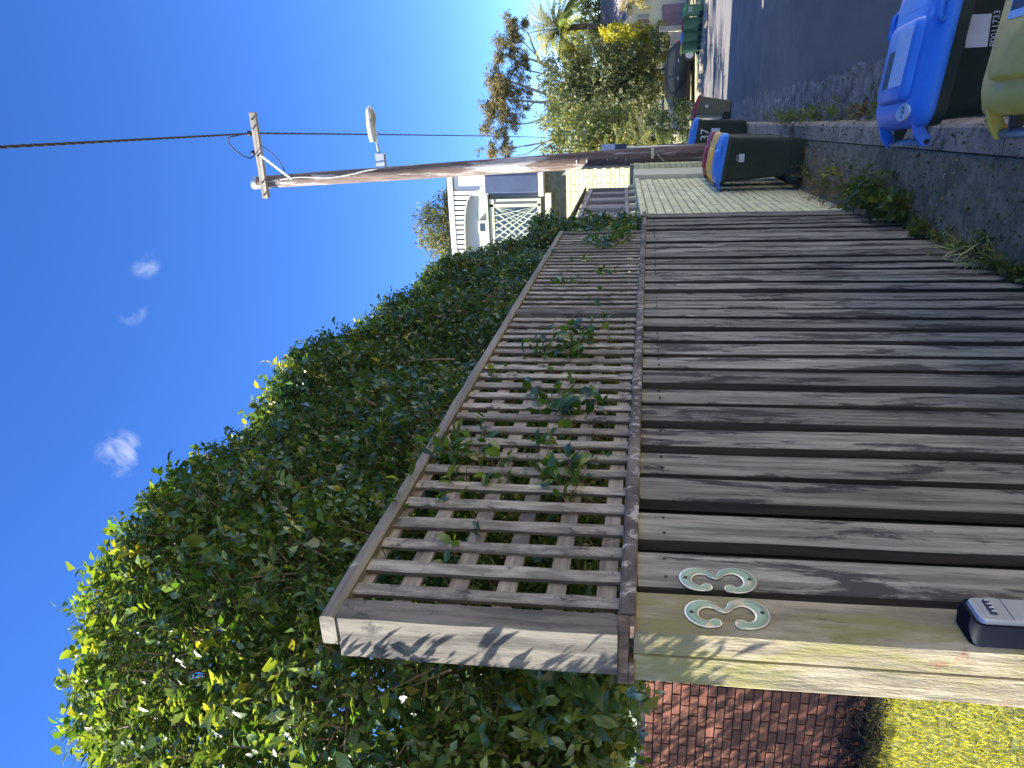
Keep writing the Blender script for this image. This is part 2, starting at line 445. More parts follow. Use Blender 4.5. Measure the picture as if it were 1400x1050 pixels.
def leaves_mesh(name, P, D, Nn, L, W, C, fold=0.25, curl=0.15, simple=False):
    """leaf-shaped faces: P base, D axis, Nn face normal, L length, W width, C colour"""
    D = nz(D); Sd = nz(np.cross(D, Nn)); Nn = np.cross(Sd, D)
    L = L[:, None]; W = W[:, None]
    if simple == 'mid':
        ts = [(0, 0, 0), (0.46, 0.5, 0.5), (0.48, 0, 0), (0.46, -0.5, 0.5), (1, 0, -1.0)]
        faces = np.array([[0, 2, 1], [0, 3, 2], [1, 2, 4], [2, 3, 4]])
    elif simple:
        ts = [(0, 0, 0), (0.45, 0.5, 0), (1, 0, -curl), (0.45, -0.5, 0)]
        faces = np.array([[0, 1, 2], [0, 2, 3]])
    else:
        ts = [(0, 0, 0), (0.30, 0.46, 0.5), (0.32, 0, 0), (0.30, -0.46, 0.5), (0.68, 0.40, 0.40), (0.70, 0, -0.0), (0.68, -0.40, 0.40), (1, 0, -1.0)]
        faces = np.array([[0, 2, 1], [0, 3, 2], [1, 2, 5], [1, 5, 4], [2, 3, 6], [2, 6, 5], [4, 5, 7], [5, 6, 7]])
    vs = []
    for t, s_, h in ts:
        off = (h * fold * W if h > 0 else h * curl * L)
        vs.append(P + D * (t * L) + Sd * (s_ * W) + Nn * off - Nn * (curl * L * 0.4 * t * t))
    V = np.stack(vs, 1)
    n, k = V.shape[0], V.shape[1]
    F = (faces[None] + (np.arange(n) * k)[:, None, None]).reshape(-1, 3)
    return np_mesh(name, V.reshape(-1, 3), F, np.repeat(C, k, axis=0))

def rand_dirs(n):
    return nz(rng.normal(size=(n, 3)))

def col_mix(n, cols, wts, jit=0.2):
    idx = rng.choice(len(cols), n, p=np.array(wts) / sum(wts))
    c = np.array(cols)[idx]
    return np.clip(c * (1 + rng.normal(0, jit, (n, 1))), 0.004, 1)

def sprigs(P, D, n_leaf, stem, L, ratio, cols, wts, out=0.9, up=0.35, jit=0.2, lj=0.25):
    """turn shoot bases P and directions D into leaf arrays"""
    n = len(P)
    t = np.tile(np.linspace(0.15, 1.0, n_leaf), n)
    Pr = np.repeat(P, n_leaf, 0); Dr = np.repeat(D, n_leaf, 0)
    st = np.repeat(stem, n_leaf) if np.ndim(stem) else stem
    q = rand_dirs(len(Pr))
    perp = nz(q - Dr * (q * Dr).sum(1, keepdims=True))
    ld = nz(Dr * 0.75 + perp * out)
    pos = Pr + Dr * (t * st)[:, None]
    nn = nz(np.array([0, 0, 1.0]) * up + Dr * 0.6 + rand_dirs(len(Pr)) * 0.45)
    ll = L * np.exp(rng.normal(0, lj, len(Pr)))
    c = np.repeat(col_mix(n, cols, wts, 0.1), n_leaf, 0) * (1 + rng.normal(0, jit, (len(Pr), 1)))
    return pos, ld, nn, ll, ll * ratio * (1 + rng.normal(0, 0.12, len(Pr))), np.clip(c, 0.004, 1)

def sticks_mesh(name, A, B, r0, r1):
    """many thin three-sided sticks from A to B"""
    n = len(A); t = nz(B - A); u = nz(np.cross(t, rand_dirs(n))); w = np.cross(t, u)
    vs = []
    for base, r_ in ((A, r0), (B, r1)):
        r_ = np.broadcast_to(r_, (n,))[:, None]
        for k in range(3):
            a = 2 * math.pi * k / 3
            vs.append(base + (u * math.cos(a) + w * math.sin(a)) * r_)
    V = np.stack(vs, 1)
    f = np.array([[0, 1, 4, 3], [1, 2, 5, 4], [2, 0, 3, 5]])
    F = (f[None] + (np.arange(n) * 6)[:, None, None]).reshape(-1, 4)
    return np_mesh(name, V.reshape(-1, 3), F)

# ------------------------------------------------------------------ the ground
def gz(y):
    """height of the footpath along the street: level by the fence, then falling away"""
    if y < 8: return -0.2
    if y < 12: return -0.2 - 0.07 * (y - 8) ** 2 / 8
    if y < 30: return -0.34 - 0.07 * (y - 12)
    if y < 40: return -1.6 - 0.07 * ((y - 30) - (y - 30) ** 2 / 20)
    return -1.95
def kx(y):
    return -0.292 - 0.0435 * (y - 5.587)

def strip(name, xa, xb, ys, za, zb, mat, kind='structure', nx=1):
    vs, fs = [], []
    for y in ys:
        for k in range(nx + 1):
            t = k / nx
            vs.append((xa(y) * (1 - t) + xb(y) * t, y, za(y) * (1 - t) + zb(y) * t))
    for i in range(len(ys) - 1):
        for k in range(nx):
            a = i * (nx + 1) + k
            fs.append((a, a + 1, a + nx + 2, a + nx + 1))
    o = MB().add(vs, fs).build(name, mat, smooth=True)
    return tag(o, kind=kind)

YS = [-8 + 0.5 * i for i in range(0, 97)]
strip('footpath', lambda y: -1.9, lambda y: kx(y) - 0.162, YS, lambda y: gz(y) + 0.012, lambda y: gz(y), M_PATH)
# kerb: a solid with rounded nose, cast in lengths with open joints
kv = MB()
y = -8.0
while y < 40:
    L_ = 2.4
    y1 = min(y + L_ - 0.012, 40)
    seg = [y + (y1 - y) * i / 4 for i in range(5)]
    rings = []
    for yy in seg:
        k, z = kx(yy), gz(yy)
        rings.append([Vector(p) for p in ((k - 0.155, yy, z - 0.3), (k - 0.155, yy, z + 0.004), (k - 0.03, yy, z + 0.002), (k - 0.008, yy, z - 0.010), (k + 0.004, yy, z - 0.035), (k + 0.02, yy, z - 0.14), (k + 0.02, yy, z - 0.3))])
    kv.loft([r_[::-1] for r_ in rings])
    y += L_
tag(kv.build('kerb', M_KERB), kind='structure')
strip('gutter', lambda y: kx(y) + 0.01, lambda y: kx(y) + 0.43 + 0.03 * math.sin(y * 2.1) + 0.02 * math.sin(y * 7.3), [-8 + 0.12 * i for i in range(0, 390)],
      lambda y: gz(y) - 0.125, lambda y: gz(y) - 0.142, M_GUT)
def road_edge_r(y):
    return 5.6 if y < 26 else 5.6 + (y - 26) * 2.6
strip('road', lambda y: kx(y) + 0.36, road_edge_r, YS, lambda y: gz(y) - 0.146, lambda y: gz(y) - 0.10, M_ROAD, nx=6)
# road end: the cross street lying beyond
strip('cross_street', lambda y: -9.0, lambda y: 46.0, [36.5, 38.5, 40.3, 47], lambda y: gz(y) - 0.138, lambda y: gz(y) - 0.09, M_ROAD, nx=6)
def ter(y):
    d = 0.75 if y < 14 else (0.75 - 0.6 * (y - 14) / 14 if y < 28 else 0.15)
    return gz(y) - d
gx = [-160, -70, -30, -14, -8, -4, -1.5, 0, 2, 6, 12, 30, 70, 160]
gy = [-160, -60, -20, -8, 0, 5, 10, 14, 18, 22, 26, 30, 34, 38, 41, 44, 50, 60, 80, 120, 200, 400]
vs, fs = [], []
for yy in gy:
    for xx in gx:
        vs.append((xx, yy, ter(yy) - (0.06 if -1.6 < xx < 5 and 30 < yy < 41.5 else 0)))
for i in range(len(gy) - 1):
    for k in range(len(gx) - 1):
        a = i * len(gx) + k
        fs.append((a, a + 1, a + len(gx) + 1, a + len(gx)))
tag(MB().add(vs, fs).build('ground', M_TERR, smooth=True), kind='structure')
# verge of dry grass with its kerb on the far side of the bend
def vy(x): return 40.0 - 0.52 * (x + 1) if x < 9 else 34.8 - 0.2 * (x - 9)
vx = [-9, -5, -2, 0, 1.5, 3, 5, 9, 20, 46]
vm = MB(); vs = []
for x in vx: vs += [(x, vy(x) + 0.15, -1.93), (x, vy(x) + 6, -1.88), (x, 62, -1.9)]
vm.add(vs, [f for i in range(len(vx) - 1) for f in ((i * 3, i * 3 + 3, i * 3 + 4, i * 3 + 1), (i * 3 + 1, i * 3 + 4, i * 3 + 5, i * 3 + 2))])
tag(vm.build('verge', M_VERGE), kind='structure')
vb = MB()
vb.loft([[Vector((x, vy(x) + d, z)) for d, z in ((0, -2.2), (0, -1.95), (0.02, -1.92), (0.17, -1.92), (0.17, -2.2))] for x in vx])
tag(vb.build('far_kerb', M_KERB), kind='structure')

# the yard behind the fence
LAWN_Z = -0.5
strip('lawn', lambda y: -15.0, lambda y: -1.06, [-8, -4, 0, 2, 4, 5.3], lambda y: LAWN_Z, lambda y: LAWN_Z, M_SOIL, nx=4)

# ------------------------------------------------------------------ paling fence
FS = -0.031                      # fall of the rails along the fence
def capz(y): return 1.597 + FS * (y - 1.105)      # top of the capping rail
fence = empty('paling_fence', (-0.92, 1.0, -0.2))
tag(fence, 'weathered grey vertical paling fence with a lichen covered capping rail', 'fence')
def fpart(o):
    o.parent = fence
    o.matrix_parent_inverse = Matrix.Translation((0.92, -1.0, 0.2))
    return o
def board_mesh(w, d, h, seed, wob=0.003):
    """one sawn board with slightly worn edges, origin at bottom centre, front face at x=0"""
    r_ = random.Random(seed)
    n = 7
    rings = []
    for i in range(n):
        z = h * i / (n - 1)
        a, b = r_.uniform(-wob, wob), r_.uniform(-wob, wob)
        f = r_.uniform(-wob, wob) * 0.5
        e = 0.003
        y0, y1 = -w / 2 + a, w / 2 + b
        rings.append([Vector(p) for p in ((f - e, y0, z), (f, y0 + e, z), (f, y1 - e, z), (f - e, y1, z), (-d, y1, z), (-d, y0, z))])
    mb = MB().loft(rings)
    me = mb.mesh('board')
    return me
pal_meshes = []
for k in range(6):
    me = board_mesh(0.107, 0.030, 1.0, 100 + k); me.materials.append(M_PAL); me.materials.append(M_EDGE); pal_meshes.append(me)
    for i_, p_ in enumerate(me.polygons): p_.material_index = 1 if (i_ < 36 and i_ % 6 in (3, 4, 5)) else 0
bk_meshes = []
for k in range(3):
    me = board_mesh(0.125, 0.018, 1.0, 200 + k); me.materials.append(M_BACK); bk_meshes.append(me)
PALS = [1.270, 1.427, 1.583, 1.728, 1.885]
yy = 2.037
while yy < 5.72:
    PALS.append(yy); yy += 0.1495
PALS.append(5.735)
def base_z(y):
    return -0.23 if y < 4.9 else -0.23 + 0.05 * (y - 4.9)
for i, yc in enumerate(PALS):
    zt, zb = capz(yc) - 0.031, base_z(yc)
    o = link('paling', pal_meshes[i % 6], loc=(-0.9 + rnd.uniform(-0.004, 0.004), yc + rnd.uniform(-0.004, 0.004), zb))
    wsc = rnd.uniform(0.95, 1.03) if i else 1.04
    o.scale = (1, wsc, zt - zb)
    lean = (rnd.uniform(-0.006, 0.006) - 0.006) if i > 1 else 0.0
    o.rotation_euler = (lean * 0.6, rnd.uniform(-0.004, 0.004), rnd.uniform(-0.012, 0.02))
    fpart(o)
    # nail heads near the top rail
    for dy in (-0.03, 0.03):
        nb = MB().tube([(-0.902, yc + dy, zt - 0.055), (-0.8985 + 0.001, yc + dy, zt - 0.055)], 0.0035, 6)
        fpart(nb.build('nail', M_SCREW))
    if i < len(PALS) - 1:
        ym = (yc + PALS[i + 1]) / 2
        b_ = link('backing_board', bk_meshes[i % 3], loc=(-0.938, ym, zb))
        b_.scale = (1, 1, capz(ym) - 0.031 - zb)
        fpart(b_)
# rails at the back of the palings
for zr in (0.15, 1.30):
    mb = MB(); mb.box(-1.0, -0.951, 1.16, 5.78, zr - 0.04, zr + 0.04)
    fpart(mb.build('back_rail', M_BACK, bevel=0.004))
# near post
pm_ = MB()
pz = capz(1.0) - 0.031
rings = []
for i in range(12):
    z = -0.45 + (pz + 0.45) * i / 11
    j = lambda s_=0.003: rnd.uniform(-s_, s_)
    rings.append([Vector(p) for p in ((-0.898 + j(0.0012), 1.092, z), (-0.8985 + j(0.0012), 1.185, z), (-1.02, 1.185, z), (-1.02 + j(), 1.086 + j(), z), (-1.012, 1.079 + j(), z),
                                      (-0.960, 1.083 + j(0.001), z), (-0.957, 1.089, z), (-0.954, 1.083 + j(0.001), z), (-0.906, 1.083 + j(0.001), z))])
pm_.loft([r_[::-1] for r_ in rings])
fpart(pm_.build('gate_post', M_POST))
# far end post
mb = MB(); mb.box(-1.01, -0.945, 5.70, 5.78, -0.4, capz(5.75) - 0.033); fpart(mb.build('end_post', M_BACK, bevel=0.005))
# capping rail (rebated end, as cut for a gate)
cp = MB()
def cap_sec(y, w0=-1.03, w1=-0.882, t=0.031):
    zt = capz(y); j = rnd.uniform(-0.0015, 0.0015)
    return [Vector(p) for p in ((w0, y, zt - t), (w0, y, zt - 0.004), (w0 + 0.004, y, zt), (w1 - 0.005 + j, y, zt + j), (w1 + j, y, zt - 0.005), (w1 + j, y, zt - t + 0.003 + j), (w1 - 0.004, y, zt - t))]
ys_ = [1.101 + (5.80 - 1.101) * i / 40 for i in range(41)]
cp.loft([cap_sec(v)[::-1] for v in ys_])
fpart(cp.build('capping_rail', M_CAP))
ce = MB()
z0, z1 = capz(1.09) - 0.031, capz(1.09)
ce.box(-1.018, -0.884, 1.070, 1.1005, z0 + 0.0125, z1 + 0.001)
ce.box(-1.018, -0.968, 1.071, 1.1005, z0 + 0.0005, z0 + 0.0122)
ce.box(-0.915, -0.884, 1.072, 1.1005, z0 + 0.0005, z0 + 0.0123)
fpart(ce.build('rail_end', M_END, bevel=0.0025))

# ------------------------------------------------------------------ lattice screen on the fence
lat = empty('lattice_screen', (-0.93, 1.05, 1.6))
tag(lat, 'weathered timber lattice screen of square slats standing on the capping rail', 'lattice')
def lpart(o):
    o.parent = lat
    o.matrix_parent_inverse = Matrix.Translation((0.93, -1.05, -1.6))
    return o
def ltop(y): return 2.150 + FS * (y - 1.063)
sl_me = []
for k in range(5):
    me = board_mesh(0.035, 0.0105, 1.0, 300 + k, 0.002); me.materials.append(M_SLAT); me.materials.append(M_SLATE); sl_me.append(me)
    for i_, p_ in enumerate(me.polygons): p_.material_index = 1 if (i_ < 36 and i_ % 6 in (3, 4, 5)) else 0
def cross_mesh(seed, L):
    r_ = random.Random(seed); n = 12; rings = []
    for i in range(n):
        y = L * i / (n - 1); j = lambda: r_.uniform(-0.0015, 0.0015)
        rings.append([Vector(p) for p in ((j(), y, -0.0185 + j()), (-0.010, y, -0.0185), (-0.010, y, 0.0185), (j(), y, 0.0185 + j()))])
    me = MB().loft(rings).mesh('cross_slat'); me.materials.append(M_SLATH)
    return me
for p_, (ya, yb, n) in enumerate(((1.125, 3.085, 23), (3.165, 5.01, 22))):
    cm_ = [cross_mesh(400 + p_ * 10 + k, yb - ya) for k in range(2)]
    for i in range(n):
        yc = (1.161 + i * 0.0847) if p_ == 0 else (3.215 + i * 0.0825)
        zb, zt = capz(yc) + 0.001, ltop(yc) - 0.027
        o = link('upright_slat', sl_me[(i * 2 + p_) % 5], loc=(-0.905 + rnd.uniform(-0.002, 0.002), yc + rnd.uniform(-0.004, 0.004), zb))
        o.scale = (1, rnd.uniform(0.93, 1.1), zt - zb)
        o.rotation_euler = (rnd.uniform(-0.006, 0.006), 0, rnd.uniform(-0.04, 0.04))
        lpart(o)
    for k in range(6):
        zc = 1.620 + 0.0985 * k + FS * (ya - 1.1) + 0.004
        o = link('cross_slat', cm_[k % 2], loc=(-0.9185, ya, zc))
        o.rotation_euler = (math.atan(FS) + rnd.uniform(-0.002, 0.002), 0, 0)
        lpart(o)
# top rail in two lengths, near and middle posts
for (ya, yb) in ((1.055, 3.12), (3.123, 5.065)):
    mb = MB(); n = 16
    rings = []
    for i in range(n + 1):
        y = ya + (yb - ya) * i / n; zt = ltop(y); j = rnd.uniform(-0.0015, 0.0015)
        rings.append([Vector(p) for p in ((-0.955, y, zt - 0.030), (-0.955, y, zt - 0.003), (-0.952, y, zt), (-0.896 + j, y, zt + j), (-0.892 + j, y, zt - 0.005), (-0.892 + j, y, zt - 0.024), (-0.896, y, zt - 0.030))])
    mb.loft([r_[::-1] for r_ in rings])
    lpart(mb.build('top_rail', M_RAIL))
def post(name, ya, yb, x0, x1, zt, mat):
    rings = []; zb = capz((ya + yb) / 2) + 0.0012
    for i in range(8):
        z = zb + (zt - zb) * i / 7
        j = lambda s_=0.0018: rnd.uniform(-s_, s_)
        e = 0.004
        rings.append([Vector(p) for p in ((x1 + j(), ya + e, z), (x1 + j(), yb - e, z), (x1 - e, yb, z), (x0, yb, z), (x0, ya + j(), z), (x1 - e, ya + j(), z))])
    return lpart(MB().loft([r_ if True else r_ for r_ in rings]).build(name, mat))
post('end_post', 1.058, 1.114, -0.985, -0.893, ltop(1.08) - 0.031, M_LPOST)
post('middle_post', 3.092, 3.152, -0.955, -0.897, ltop(3.12) - 0.031, M_LPOST)
post('end_post', 5.015, 5.058, -0.955, -0.897, ltop(5.04) - 0.031, M_LPOST)

# ------------------------------------------------------------------ house numbers
def three(label, cy, cz, hgt, x, tilt):
    t = empty('house_number', (x, cy, cz - hgt / 2))
    tag(t, label, 'house number', 'metal numerals on the fence')
    # centre line of an old style figure 3, drawn in the plane of the fence (s across to the right = +Y, h up)
    def arc(cx, ch, rx, rz, a0, a1, n):
        return [(cx + rx * math.cos(R(a0 + (a1 - a0) * i / n)), ch + rz * math.sin(R(a0 + (a1 - a0) * i / n))) for i in range(n + 1)]
    top = arc(0.0, 0.255, 0.20, 0.195, 205, -62, 18)
    bot = arc(0.0, -0.235, 0.225, 0.215, 68, -205, 20)
    line = top + [(0.055, 0.02)] + bot
    n = len(line)
    wid = []
    for i in range(n):
        f = i / (n - 1)
        w = 0.050 + 0.030 * math.exp(-((f - 0.25) / 0.12) ** 2) + 0.034 * math.exp(-((f - 0.76) / 0.13) ** 2)
        if f < 0.05: w = 0.060 - 0.2 * f
        if f > 0.95: w = 0.060 - 0.2 * (1 - f)
        if abs(f - 0.47) < 0.06: w = 0.036
        wid.append(w * 1.22)
    def ribbon(scale_w, x0, x1, nm, mat):
        L_, R_ = [], []
        for i in range(n):
            p, q = line[max(i - 1, 0)], line[min(i + 1, n - 1)]
            dx, dz = q[0] - p[0], q[1] - p[1]; l = math.hypot(dx, dz) or 1
            nx, nz_ = -dz / l, dx / l
            w = max(wid[i] * scale_w, 0.008)
            L_.append((line[i][0] + nx * w, line[i][1] + nz_ * w)); R_.append((line[i][0] - nx * w, line[i][1] - nz_ * w))
        mb = MB()
        rings = []
        for a, b in zip(L_, R_):
            rings.append([Vector((x1 * 0.55, a[0] * hgt, a[1] * hgt + hgt / 2)), Vector((x1, (a[0] * .75 + b[0] * .25) * hgt, (a[1] * .75 + b[1] * .25) * hgt + hgt / 2)), Vector((x1, (a[0] * .25 + b[0] * .75) * hgt, (a[1] * .25 + b[1] * .75) * hgt + hgt / 2)), Vector((x1 * 0.55, b[0] * hgt, b[1] * hgt + hgt / 2)),
                          Vector((x0, b[0] * hgt, b[1] * hgt + hgt / 2)), Vector((x0, a[0] * hgt, a[1] * hgt + hgt / 2))])
        mb.loft(rings)
        o = mb.build(nm, mat, t); smooth_by_angle(o, 35)
        # rounded terminals
        return o
    ribbon(1.0, 0.0, 0.0022, 'rim', M_BRASSE)
    ribbon(0.74, 0.0006, 0.0034, 'face', M_BRASS)
    for f, r_ in ((0, 0.078), (n - 1, 0.082)):
        q = line[f]
        for sc_, x1, nm, mt_ in ((1.0, 0.0026, 'terminal', M_BRASSE), (0.76, 0.0036, 'terminal', M_BRASS)):
            mb = MB().tube([(0.0003, q[0] * hgt, q[1] * hgt + hgt / 2), (x1, q[0] * hgt, q[1] * hgt + hgt / 2)], r_ * sc_ * hgt, 18)
            mb.build(nm, mt_, t)
    for h in (0.45, -0.45):
        c = Vector((0.003, 0.002, h * hgt + hgt / 2))
        mb = MB().tube([c, c + Vector((0.0018, 0, 0))], [0.0042, 0.0032], 10)
        mb.build('screw', M_SCREW, t)
    t.rotation_euler = (tilt, 0, 0)
    return t
three('greenish metal numeral 3 screwed to the second board from the gate post', 1.236, 1.408, 0.135, -0.8975, R(2))
three('greenish metal numeral 3 with bare brass lower half screwed to the gate post', 1.137, 1.403, 0.140, -0.8965, R(4))

# ------------------------------------------------------------------ key safe
ks = empty('key_safe', (-0.8975, 1.124, 0.882))
tag(ks, 'navy and silver combination key box fixed to the gate post', 'key box')
# outline in (y, z), tapered top; x is depth
def ks_out(x, w, zt, zb, r_=0.014, n=5):
    out = []
    for sy, sz, a0 in ((1, 1, 0), (-1, 1, 90), (-1, -1, 180), (1, -1, 270)):
        for k in range(n):
            a = R(a0 + 90 * k / (n - 1))
            cz = zt - r_ if sz > 0 else zb + r_
            out.append(Vector((x, sy * (w / 2 - r_) + r_ * math.cos(a), cz + r_ * math.sin(a))))
    return out
o = MB().loft([ks_out(0.0, 0.074, 0.128, 0.0), ks_out(0.030, 0.076, 0.130, -0.001), ks_out(0.042, 0.072, 0.126, 0.001)]).build('body', M_NAVYR, ks); smooth_by_angle(o, 50)
o = MB().loft([ks_out(0.0415, 0.062, 0.120, 0.006, 0.012), ks_out(0.049, 0.060, 0.118, 0.008, 0.012), ks_out(0.051, 0.056, 0.115, 0.010, 0.010)]).build('cover', M_SILVER, ks); smooth_by_angle(o, 30)
MB().box(0.0505, 0.0516, -0.0275, 0.0275, 0.0655, 0.0668).build('seam', M_STICKD, ks)
MB().loft([ks_out(0.0505, 0.042, 0.108, 0.079, 0.006), ks_out(0.0522, 0.041, 0.107, 0.080, 0.006)]).build('dial_plate', M_SILVER, ks)
for k in range(4):
    yk = -0.0142 + k * 0.0095
    w = MB().tube([(0.0512, yk - 0.0034, 0.0935), (0.0512, yk + 0.0034, 0.0935)], 0.0062, 12).build('number_wheel', M_STICKD, ks)
    MB().box(0.0570, 0.0578, yk - 0.0012, yk + 0.0012, 0.0905, 0.0965).build('dial_mark', M_INK, w)

# ------------------------------------------------------------------ hedge behind the fence
hedge = empty('hedge', (-1.75, 3.6, LAWN_Z))
tag(hedge, 'tall clipped evergreen hedge rising behind the lattice screen', 'hedge')
def hpart(o):
    o.parent = hedge
    o.matrix_parent_inverse = Matrix.Translation((1.75, -3.6, -LAWN_Z))
    return o
HC = np.array([-1.80, 3.72, 2.40]); HH = np.array([0.76, 2.86, 0.80]); HR = 0.46
def hedge_sdf(p):
    q = np.abs(p - HC) - (HH - HR)
    d = np.linalg.norm(np.maximum(q, 0), axis=1) + np.minimum(q.max(1), 0) - HR
    lump = 0.05 * np.sin(p[:, 1] * 3.1 + p[:, 2] * 2.3) + 0.045 * np.sin(p[:, 1] * 5.3 - p[:, 2] * 4.1 + 1.3) + 0.03 * np.sin(p[:, 1] * 11 + p[:, 0] * 7 + p[:, 2] * 9)
    drop = np.maximum(0, (p[:, 1] - 2.2)) * 0.055            # the top falls with the street
    return d + lump * np.clip((p[:, 0] + 2.6), 0, 1) + np.where(p[:, 2] > 2.3, drop, 0) + np.where(p[:, 2] > 2.2, np.clip(2.2 - p[:, 1], 0, 1.5) ** 1.3 * (p[:, 2] - 2.2) * 0.30 + np.clip(1.45 - p[:, 1], 0, 1) * (p[:, 2] - 2.2) * 0.65, 0)
def hedge_grad(p, e=0.02):
    g = np.zeros_like(p)
    for k in range(3):
        dp = np.zeros(3); dp[k] = e
        g[:, k] = hedge_sdf(p + dp) - hedge_sdf(p - dp)
    return nz(g)
cand = HC + (rng.random((1150000, 3)) * 2 - 1) * (HH + 0.08)
dd = hedge_sdf(cand)
front = np.clip((cand[:, 0] + 2.15) / 0.5, 0.25, 1.0)
near_end = np.clip((1.9 - cand[:, 1]) / 0.5, 0, 1)
front = np.maximum(front, near_end)
keep = (dd < 0.0) & (rng.random(len(cand)) < np.exp(dd / 0.085) * front)
keep &= ~((cand[:, 2] < 2.10 + FS * (cand[:, 1] - 1)) & (cand[:, 0] > -1.30) & (cand[:, 1] > 1.25) & (cand[:, 1] < 5.0) & (rng.random(len(cand)) < 0.85))
keep &= ~((cand[:, 1] > 5.95) & (cand[:, 0] > -1.20) & (cand[:, 2] < 2.12))
keep &= ~((cand[:, 0] > -0.975) & (cand[:, 2] < ltop(0) - 0.0 + 0.06))
P = cand[keep][:48000]
print('hedge sprigs', len(P), keep.sum())
Nn = hedge_grad(P)
D = nz(Nn * 0.75 + np.array([0, 0, 0.45]) + rand_dirs(len(P)) * 0.65)
HCOL = [(0.046, 0.086, 0.032), (0.064, 0.115, 0.040), (0.092, 0.148, 0.046), (0.15, 0.19, 0.05), (0.28, 0.27, 0.06)]
pos, ld, nn, ll, ww, cc = sprigs(P, D, 6, rng.uniform(0.04, 0.09, len(P)), 0.0272, 0.54, HCOL, [5, 5, 3, 0.8, 0.2])
ok = ~((pos[:, 0] > -0.955) & (pos[:, 2] < 2.17) & (pos[:, 1] > 1.0) & (pos[:, 1] < 5.1))
sunny = np.clip((1.95 - pos[:, 1]) / 0.8, 0, 1)[:, None] * (rng.random((len(pos), 1)) < 0.45)  # near-end leaves: new-growth yellow green, with sunlight painted into the brighter colour
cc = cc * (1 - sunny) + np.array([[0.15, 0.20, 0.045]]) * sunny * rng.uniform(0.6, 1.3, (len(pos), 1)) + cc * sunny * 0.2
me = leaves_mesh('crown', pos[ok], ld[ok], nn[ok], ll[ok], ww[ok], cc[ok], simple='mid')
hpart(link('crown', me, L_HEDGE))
# inner growth
cand = HC + (rng.random((130000, 3)) * 2 - 1) * HH
dd = hedge_sdf(cand)
IP = cand[(dd < -0.08) & (dd > -0.55)][:20000]
ID = nz(rand_dirs(len(IP)) + np.array([0, 0, 0.3]))
hpart(link('inner_leaves', leaves_mesh('inner_leaves', *sprigs(IP, ID, 5, np.full(len(IP), 0.1), 0.036, 0.55, HCOL, [5, 5, 2, 0.2, 0.02]), simple=True), L_HEDGE))
hpart(link('twigs', sticks_mesh('twigs', P[::3] - D[::3] * 0.05, P[::3] + D[::3] * 0.045 + rand_dirs(len(P[::3])) * 0.02, 0.0030, 0.0014), M_TWIG))
# fresh yellow green shoots standing out of the top and the sunny end
cand = HC + (rng.random((60000, 3)) * 2 - 1) * (HH + 0.06)
dd = hedge_sdf(cand)
sel = (np.abs(dd + 0.01) < 0.03) & ((cand[:, 2] > 2.75) | (cand[:, 1] < 1.75)) & (cand[:, 0] > -2.45)
SP = cand[sel][:1900]
SN = hedge_grad(SP)
SD = nz(SN * 0.6 + np.array([0, 0, 0.7]) + rand_dirs(len(SP)) * 0.4)
a_ = sprigs(SP, SD, 7, rng.uniform(0.04, 0.10, len(SP)), 0.029, 0.5, [(0.055, 0.12, 0.025), (0.13, 0.19, 0.035), (0.30, 0.30, 0.045)], [4, 3, 1.3])
hpart(link('young_shoots', leaves_mesh('young_shoots', *a_), L_HEDGE))
# woody branches and stems
br = MB()
for k in range(110):
    y0 = rnd.uniform(1.6, 5.7)
    p0 = Vector((rnd.uniform(-1.9, -1.5), y0, rnd.uniform(1.2, 2.2)))
    p2 = Vector((rnd.uniform(-1.3, -1.08), y0 + rnd.uniform(-0.7, 0.5), rnd.uniform(1.7, 3.0)))
    if k % 4 == 0:
        p2 = Vector((rnd.uniform(-1.9, -1.2), rnd.uniform(1.22, 1.5), rnd.uniform(1.8, 3.0)))
    p1 = (p0 + p2) / 2 + Vector((rnd.uniform(-.1, .1), rnd.uniform(-.12, .12), rnd.uniform(-.18, .05)))
    pts = [p0.lerp(p1, t) .lerp(p1.lerp(p2, t), t) + Vector((rnd.uniform(-.012, .012), rnd.uniform(-.012, .012), rnd.uniform(-.012, .012))) for t in [i / 7 for i in range(8)]]
    if hedge_sdf(np.array([tuple(p2)]))[0] > -0.05 or hedge_sdf(np.array([tuple(p1)]))[0] > -0.05: continue
    r0 = rnd.uniform(0.006, 0.013)
    br.tube(pts, [r0 * (1 - 0.7 * i / 7) for i in range(8)], 5)
for k in range(46):
    y0 = rnd.uniform(1.25, 3.2); z0 = rnd.uniform(2.05, 2.5)
    p0 = Vector((rnd.uniform(-1.16, -1.05), y0, z0)); p2 = p0 + Vector((rnd.uniform(-.03, .05), rnd.uniform(-.25, .25), rnd.uniform(.12, .42)))
    p1 = (p0 + p2) / 2 + Vector((rnd.uniform(-.04, .04), rnd.uniform(-.06, .06), rnd.uniform(-.03, .03)))
    if hedge_sdf(np.array([tuple(p2)]))[0] > -0.015: continue
    r0 = rnd.uniform(0.004, 0.009)
    br.tube([p0.lerp(p1, t).lerp(p1.lerp(p2, t), t) for t in [i / 5 for i in range(6)]], [r0 * (1 - 0.6 * i / 5) for i in range(6)], 5)
hpart(br.build('branches', M_TWIG, smooth=True))
for k, (tx, ty) in enumerate(((-1.72, 2.35), (-1.8, 3.1), (-1.7, 3.9), (-1.76, 4.7), (-1.7, 5.5))):
    pts = [Vector((tx + rnd.uniform(-.03, .03), ty + rnd.uniform(-.03, .03), LAWN_Z - 0.05 + 0.4 * i)) for i in range(7)]
    hpart(MB().tube(pts, [0.05 - 0.004 * i for i in range(7)], 8).build('stem', M_BARK, smooth=True))
